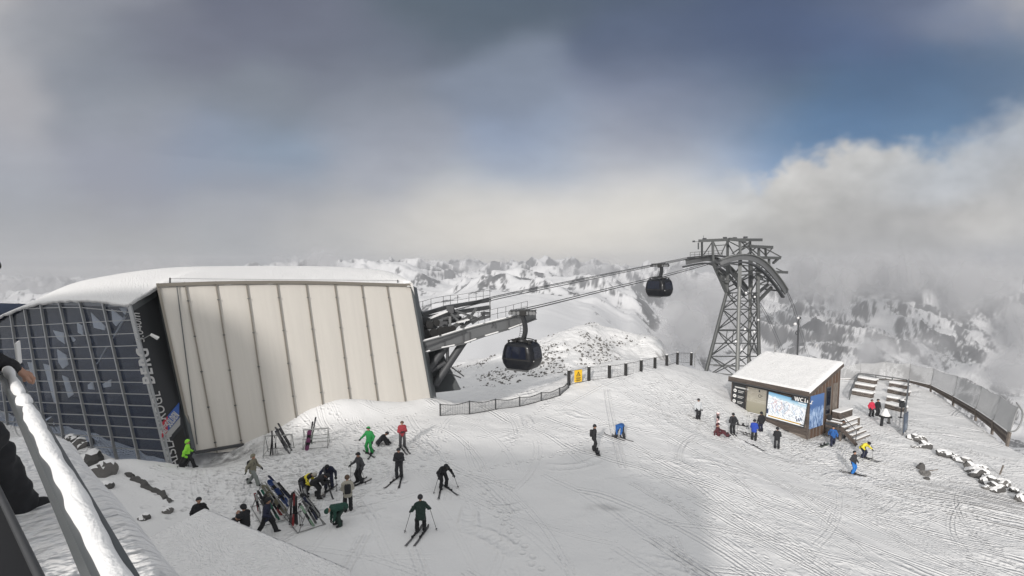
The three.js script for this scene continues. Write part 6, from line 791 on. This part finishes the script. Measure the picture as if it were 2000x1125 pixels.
{
  let p;
  p = person(367, 914, 60, 'walk', { j: C.lime, t: C.black, h: C.lime, g: BLACK }, 'person in a lime green jacket and black trousers walking beside the black doorway', { hood: true }); holdPoles(p, 'lime green person', [0, 1], dark, 0.1, 0.3);
  person(392, 1046, 150, 'stand', { j: C.black, t: C.black, h: C.coal }, 'person in black of whom only the hat shows over the canopy corner', { hat: true });
  person(449, 1072, 70, 'lean', { j: C.black, t: C.black, h: C.black }, 'person in black whose bent back shows low over the canopy edge', { hood: true });
  person(481, 1062, -70, 'phone', { j: C.black, t: C.black, h: C.black }, 'hooded person in black raising both hands behind the canopy edge', { hood: true, bare: true });
  person(521, 1044, 75, 'stride', { j: C.navy, t: C.black, h: C.black }, 'person in black striding between the canopy and the crowded racks', { hood: true });
  p = person(495, 947, 95, 'walk', { j: C.camo, t: C.ash, h: C.camo, p: C.black, g: BLACK }, 'person in a tan camouflage jacket and grey trousers with a black backpack', { hood: true });
  person(598, 968, 100, 'stoop', { j: C.black, t: C.black, h: C.beige, band: C.yellow }, 'person with yellow shoulders stooping over the right crowded rack', { hat: true });
  p = person(621, 972, 85, 'stoop', { j: C.black, t: C.black, h: C.black }, 'person in black bending beside the yellow shouldered one, one ski in hand', { pose: { hands: [[-0.1, 0.9, 0.55], [0.2, 0.75, 0.5]] } });
  { const f = ground(637, 974); ski(f.clone().lerp(p.hands[0].clone().add(V(0.1, 0.45, 0)), 0.5).setY(f.y + 0.82), f, f.clone().add(V(-0.55, 1.6, -0.25)), dark, 'dark ski held upright by the person in black next to the right crowded rack', null, V(1, 0, 0.4)); }
  p = person(643, 955, 170, 'lean', { j: C.navy, t: C.navy, h: C.black }, 'person in navy blue on skis leaning towards the pole in one hand', { hat: true }); wearSkis(p, 'navy blue person', grau, [165, 193], { shift: 0.35 }); holdPoles(p, 'navy blue person', [1], dark, 0.02);
  p = person(680, 998, -20, 'front', { j: C.beige, t: C.black, h: C.brown, p: C.black }, 'person in a beige jacket with black backpack and brown striped hat, back to the viewer', { hat: true });
  p = person(662, 1026, -130, 'bend', { j: C.bottle, t: C.pine, h: C.bottle }, 'person in a bottle green jacket bent double in the trodden snow', { hat: true });
  p = person(703, 943, -140, 'pole', { j: C.slate, t: C.black, h: C.black }, 'person in a dark grey jacket on skis resting on a pole', { up: true }); wearSkis(p, 'dark grey person with the pole', dark, [-142, -136], { shift: 0.25 }); holdPoles(p, 'dark grey person', [0], grau, 0.1); holdPoles(p, 'dark grey person', [1], grau, 0.1, 0.2);
  p = person(722, 886, -160, 'pole', { j: C.green, t: C.green, h: C.green }, 'person in a bright green ski suit standing on skis', { up: true }); wearSkis(p, 'bright green person', dark, [140, 178], { shift: 0.3 });
  p = person(743, 868, 110, 'fallen', { j: C.coal, t: C.black, h: C.coal }, 'person in black sitting in the snow behind the bright green one', { hat: true });
  p = person(786, 873, 165, 'front', { j: C.red, t: C.slate, h: C.brown }, 'person in a red jacket and grey trousers with skis in front', { hat: true }); wearSkis(p, 'red jacket person', grau, [150, 153], { shift: 0.55 }); holdPoles(p, 'red jacket person', [0, 1], grau, 0.12, 0.1);
  p = person(780, 934, 178, 'front', { j: C.coal, t: C.coal, h: C.coal }, 'person in dark grey looking down, skis pointed at the viewer in a wedge', { hat: true }); wearSkis(p, 'dark grey wedge skier', dark, [198, 175], { shift: 0.5 });
  p = person(866, 953, 150, 'lean', { j: C.black, t: C.black, h: C.black }, 'skier in black leaning forward in a wedge with a pole in each hand', {}); wearSkis(p, 'black wedge skier', grau, [178, 140], { shift: 0.35 }); holdPoles(p, 'black wedge skier', [0, 1], dark, 0.3);
  p = person(822, 1040, -12, 'ski', { j: C.pine, t: C.black, h: C.coal }, 'skier in a dark green jacket gliding away nearest to the canopy', { }); wearSkis(p, 'dark green skier', grau, [12, 14], { shift: -0.35 }); holdPoles(p, 'dark green skier', [0, 1], dark, 0.3, 0.15);
  p = person(1160, 880, 100, 'stand', { j: C.black, t: C.black, h: C.black, p: C.black }, 'snowboarder in black with a backpack alone on the open snow field', {});
  { const f = ground(1165, 883), a = ground(1160, 872), b = ground(1171, 894); snowboard(onSnow(f.clone().lerp(b, 0.15), 0.03), a, b, std(0.06, 0.06, 0.062, 0.4), 'black and white snowboard at the feet of the lone snowboarder'); }
  p = person(1211, 857, -150, 'bend', { j: C.blue, t: C.coal, h: C.blue }, 'person in a blue jacket bent down over skis on the open snow field', { hat: true, pose: { feet: [[-0.3, 0, 0.1], [0.26, 0, -0.12]] } }); wearSkis(p, 'bent blue person', grau, [-50, -50], { shift: 0.1 });
  p = person(1363, 820, 170, 'stand', { j: C.pale, t: C.black, h: C.coal }, 'person in a pale grey jacket and black trousers left of the hut', {}); wearSkis(p, 'pale grey person', std(0.5, 0.5, 0.5, 0.5), [120, 120], { shift: -0.1, color: 'pale' });
  p = person(1405, 851, 120, 'sit', { j: C.maroon, t: C.maroon, h: C.maroon }, 'person in a maroon suit sitting in the snow before the hut', { hood: true });
  { const f = ground(1402, 838); snowboard(f.clone().add(V(0, 0.72, -0.05)), f, f.clone().add(V(0.04, 1.5, -0.3)), new THREE.MeshStandardMaterial({ map: wearTex(64, 256, [190, 160, 160], 1.6, 51, 2), roughness: 0.4 }), 'pink and black snowboard standing upright behind the maroon person', null, V(0, 0, 1)); }
  p = person(1431, 848, 0, 'hands', { j: C.coal, t: C.black, h: C.black, p: C.black }, 'person in black with a backpack facing the banner on the hut', { hat: true }); wearSkis(p, 'black backpack person at the hut', std(0.5, 0.5, 0.5, 0.5), [176, 178], { shift: 0.2, color: 'pale' });
  p = person(1486, 843, -8, 'stand', { j: C.black, t: C.navy, h: C.black }, 'person in black looking at the hut right behind the royal blue one', { hood: true });
  p = person(1472, 860, 35, 'front', { j: C.royal, t: C.black, h: C.black, band: undefined }, 'person in a royal blue jacket standing before the banner of the hut', { hat: true });
  p = person(1517, 876, 25, 'front', { j: C.black, t: C.coal, h: C.black }, 'person all in black in front of the piste map', { hood: true });
  p = person(1626, 870, -150, 'walk', { j: C.blue, t: C.navy, h: C.black, p: C.black }, 'person in a blue jacket beside another in black right of the deck', { hat: true });
  p = person(1646, 857, -140, 'walk', { j: C.coal, t: C.slate, h: C.black }, 'person in black trudging behind the blue jacket right of the deck', { hood: true });
  p = person(1686, 894, 160, 'lean', { j: C.black, t: C.navy, h: C.black, band: C.yellow }, 'skier with a bright yellow upper jacket crouching forward', {}); p.g.children.find((m) => m.name === 'jacket').material = C.yellow; wearSkis(p, 'yellow skier', dark, [138, 136], { shift: 0.3 }); holdPoles(p, 'yellow skier', [0, 1], grau, 0.2);
  p = person(1666, 926, 150, 'hands', { j: C.coal, t: C.sky, h: C.black }, 'person in a black jacket and bright blue trousers below the yellow skier', { hat: true }); wearSkis(p, 'bright blue trousered person', dark, [-60, -56], { shift: 0 });
  person(1701, 813, 175, 'wide', { j: C.crimson, t: C.black, h: C.black }, 'person in a crimson jacket standing near the front bench', { hat: true });
  person(1713, 812, 175, 'stand', { j: C.black, t: C.black, h: C.black }, 'person in black standing beside the crimson jacket', { hood: true });
  // gear lying on the snow
  const flat = (ax, ay, bx, by, f, mat, label) => { const a = ground(ax, ay, 0.02), b = ground(bx, by, 0.02); f(a.clone().lerp(b, 0.5), a, b, mat, label); };
  flat(1440, 846, 1470, 854, ski, grau, 'dark ski lying in the snow left of the royal blue person'); flat(1445, 843, 1474, 852, ski, dark, 'black ski lying just behind the other left of the royal blue person'); flat(1460, 865, 1490, 880, ski, dark, 'single black ski lying in front of the royal blue person'); flat(1437, 829, 1456, 833, snowboard, dark, 'black snowboard lying at the wall under the banner');
  for (const [x, y, l] of [[1458, 838, 'left of two poles planted at the hut wall'], [1462, 838, 'right of two poles planted at the hut wall'], [1440, 848, 'pole planted beside the black backpack person']]) { const a = ground(x, y); pole(a, a.clone().add(V(0.05, 1.2, -0.08)), grau, l); }
  flat(1600, 874, 1617, 868, snowboard, std(0.1, 0.12, 0.1, 0.5), 'dark snowboard half buried behind the blue jacket right of the deck');
  // ------------------------------------------------------------------ racks
  const rack = (px, py, deg, L, label, bars = 2) => { const b = ground(px, py), g = thing('ski_rack', b, label, 'ski rack', 'ski racks on the snow field'), a = -deg * Math.PI / 180; g.rotation.y = a; const h = 1.15, s = 0.62; for (const x of [-L / 2, L / 2]) { for (const z of [-s, s]) mesh('leg', tubeGeo(V(x, -0.1, z), V(x, h, z * 0.12), 0.024, undefined, 7), M.galv, g); mesh('foot_bar', tubeGeo(V(x, 0.06, -s), V(x, 0.06, s), 0.022, undefined, 6), M.galv, g); } for (const z of [-1, 1]) { for (let k = 0; k < bars; k++) { const t = k / Math.max(1, bars - 1), y = lerp(h, 0.08, t), zz = z * lerp(s * 0.12, s, t); mesh('bar', tubeGeo(V(-L / 2 - 0.05, y, zz), V(L / 2 + 0.05, y, zz), 0.024, undefined, 7), M.galv, g); } for (let k = 1; k < L / 0.22; k++) mesh('prong', tubeGeo(V(-L / 2 + k * 0.22, h, z * s * 0.12), V(-L / 2 + k * 0.22, h - 0.1, z * s * 0.42), 0.012, undefined, 5), M.galv, g); } return g; };
  rack(545, 884, -12, 1.6, 'ski rack with dark skis on its right side, near the white wall'); rack(618, 871, -14, 1.5, 'nearly empty ski rack holding a purple snowboard, near the white wall', 3); rack(528, 1003, 52, 2.4, 'crowded ski rack with two olive snowboards, left of a pair', 3); rack(594, 1018, 50, 2.0, 'crowded ski rack with a black snowboard, right of a pair', 3);
  const leanOn = (f, t, len, far) => { const a = ground(...f), r = ray(...t), o = camera.position.clone().sub(a), b = o.dot(r), c = o.lengthSq() - len * len, D = b * b - c; const s = D > 0 ? -b + (far ? 1 : -1) * Math.sqrt(D) : -b, top = camera.position.clone().addScaledVector(r, s); return [a, top]; };
  const cols = { k: dark, g: grau, b: std(0.02, 0.05, 0.18, 0.35), r: std(0.28, 0.03, 0.03, 0.35), e: std(0.02, 0.14, 0.09, 0.35), w: std(0.5, 0.5, 0.5, 0.35), o: std(0.2, 0.19, 0.14, 0.45), p: std(0.13, 0.03, 0.09, 0.4), n: std(0.02, 0.025, 0.06, 0.35), m: std(0.22, 0.34, 0.24, 0.4) };
  const word = { k: 'black', g: 'grey', b: 'blue', r: 'red', e: 'green', w: 'white', o: 'olive', p: 'purple', n: 'navy', m: 'pale green' };
  const load = (where, group, list) => { const nth = ['', 'second ', 'third ', 'fourth ', 'fifth ', 'sixth ', 'seventh '], same = (a, b) => a[4] === b[4] && a[5] === b[5]; list.forEach((it) => { const [fx, fy, tx, ty, col, kind, far] = it, mates = list.filter((b) => same(it, b)).sort((a, b) => a[0] + a[2] - b[0] - b[2]), n = mates.indexOf(it), of = mates.length > 1, ord = of ? (n ? nth[n] : 'leftmost ') : '', tail = of && n ? ' from the left' : ''; const [a, t] = leanOn([fx, fy], [tx, ty], kind === 's' ? 1.5 : kind === 'p' ? 1.2 : 1.7, far); const m = a.clone().lerp(t, 0.5), side = V(m.x, 0, m.z).sub(V(0, 0, 0)).normalize().negate(); if (kind === 'p') return pole(a, t, cols[col], `${ord}thin ${word[col]} pole${tail} on ${where}`, group); (kind === 's' ? snowboard : ski)(m, a, t, cols[col], `${ord}${word[col]} ${kind === 's' ? 'snowboard' : 'ski'}${tail} on ${where}`, group, side); }); };
  load('the rack with dark skis near the white wall', 'skis on the rack near the white wall', [[528, 890, 532, 848, 'k'], [533, 889, 531, 840, 'g'], [537, 887, 539, 850, 'w'], [566, 886, 538, 843, 'g'], [564, 884, 540, 838, 'k'], [560, 880, 541, 836, 'k'], [562, 873, 537, 833, 'g'], [567, 869, 543, 826, 'k'], [558, 877, 537, 840, 'n'], [570, 880, 545, 836, 'k'], [540, 889, 536, 850, 'w', 'p'], [543, 888, 535, 848, 'g', 'p']]);
  load('the nearly empty rack by the white wall', 'gear on the nearly empty rack', [[599, 879, 605, 838, 'p', 's'], [604, 868, 611, 822, 'k'], [607, 866, 617, 813, 'k'], [609, 868, 613, 834, 'm', 'p']]);
  load('the left crowded rack', 'gear on the left crowded rack', [[537, 1017, 503, 957, 'k'], [542, 1011, 510, 955, 'e'], [550, 1005, 521, 969, 'r'], [533, 1015, 514, 966, 'k'], [505, 997, 497, 960, 'r'], [508, 1002, 499, 962, 'w'], [547, 1004, 526, 970, 'k'], [530, 1012, 508, 974, 'g'], [553, 992, 512, 946, 'o', 's'], [559, 1000, 520, 958, 'o', 's'], [563, 985, 522, 934, 'b', 's'], [568, 975, 524, 928, 'n'], [566, 982, 533, 938, 'w'], [562, 988, 540, 950, 'b'], [570, 972, 541, 940, 'k'], [525, 1006, 507, 970, 'g', 'p'], [520, 1006, 505, 972, 'w', 'p'], [540, 1008, 516, 962, 'g'], [545, 1014, 524, 978, 'e']]);
  load('the right crowded rack', 'gear on the right crowded rack', [[566, 1024, 571, 960, 'k'], [572, 1026, 575, 962, 'r'], [577, 1022, 573, 958, 'k'], [569, 1023, 567, 970, 'g'], [624, 1009, 588, 962, 'k', 's'], [613, 1027, 586, 985, 'm'], [617, 1021, 590, 975, 'g'], [590, 972, 584, 940, 'k'], [596, 976, 588, 938, 'n'], [605, 990, 593, 952, 'w'], [600, 984, 596, 948, 'g'], [587, 1028, 583, 988, 'k', 'p'], [591, 1028, 585, 985, 'g', 'p'], [609, 1024, 583, 980, 'k'], [580, 1024, 578, 966, 'k'], [619, 1014, 592, 968, 'n']]);
  // the figure in black at the handrail, cut by the edge of the photograph
  const f = onLevel(92, 1070, EYE - 1.6); const near = person(0, 0, 30, 'stand', { j: C.black, t: C.black, h: C.black, g: SKIN }, 'person in black leaning at the handrail, one bare hand holding a phone', { at: V(f.x - 0.4, EYE - 1.64, f.z + 0.1), bare: true, fine: true, hat: true, long: true, pose: { hip: [0, 0.9, 0], bend: 0.16, feet: [[-0.1, 0, -0.2], [0.28, 0, 0.35]], hands: [[-0.22, 0.82, 0.05], [0.42, 0.98, 0.4]], head: 0.2 } });
  const q = [at(-60, 900, 2.3), at(-32, 900, 2.2), at(88, 1150, 1.32), at(-60, 1150, 1.3)]; const wp = thing('windbreak_panel', q[3], 'black panel in the lower left corner in front of the person in black', 'panel'); mesh('panel', quadGeo(...[3, 2, 1, 0].map((k) => q[k].clone().sub(q[3])), 0.02), C.black, wp); mesh('edge_trim', tubeGeo(q[1].clone().sub(q[3]), q[2].clone().sub(q[3]), 0.012), M.steelDark, wp);
  { const h = near.hands[1], t = thing('phone', h.clone().add(V(0.02, 0.1, -0.03)), 'pale phone held upright in the hand at the handrail', 'phone'); mesh('case', new RoundedBoxGeometry(0.012, 0.15, 0.072, 3, 0.005), M.white, t); t.rotation.set(0.15, 0.5, -0.1); }
}
scene.environmentIntensity = 1;
renderer.render(scene, camera);
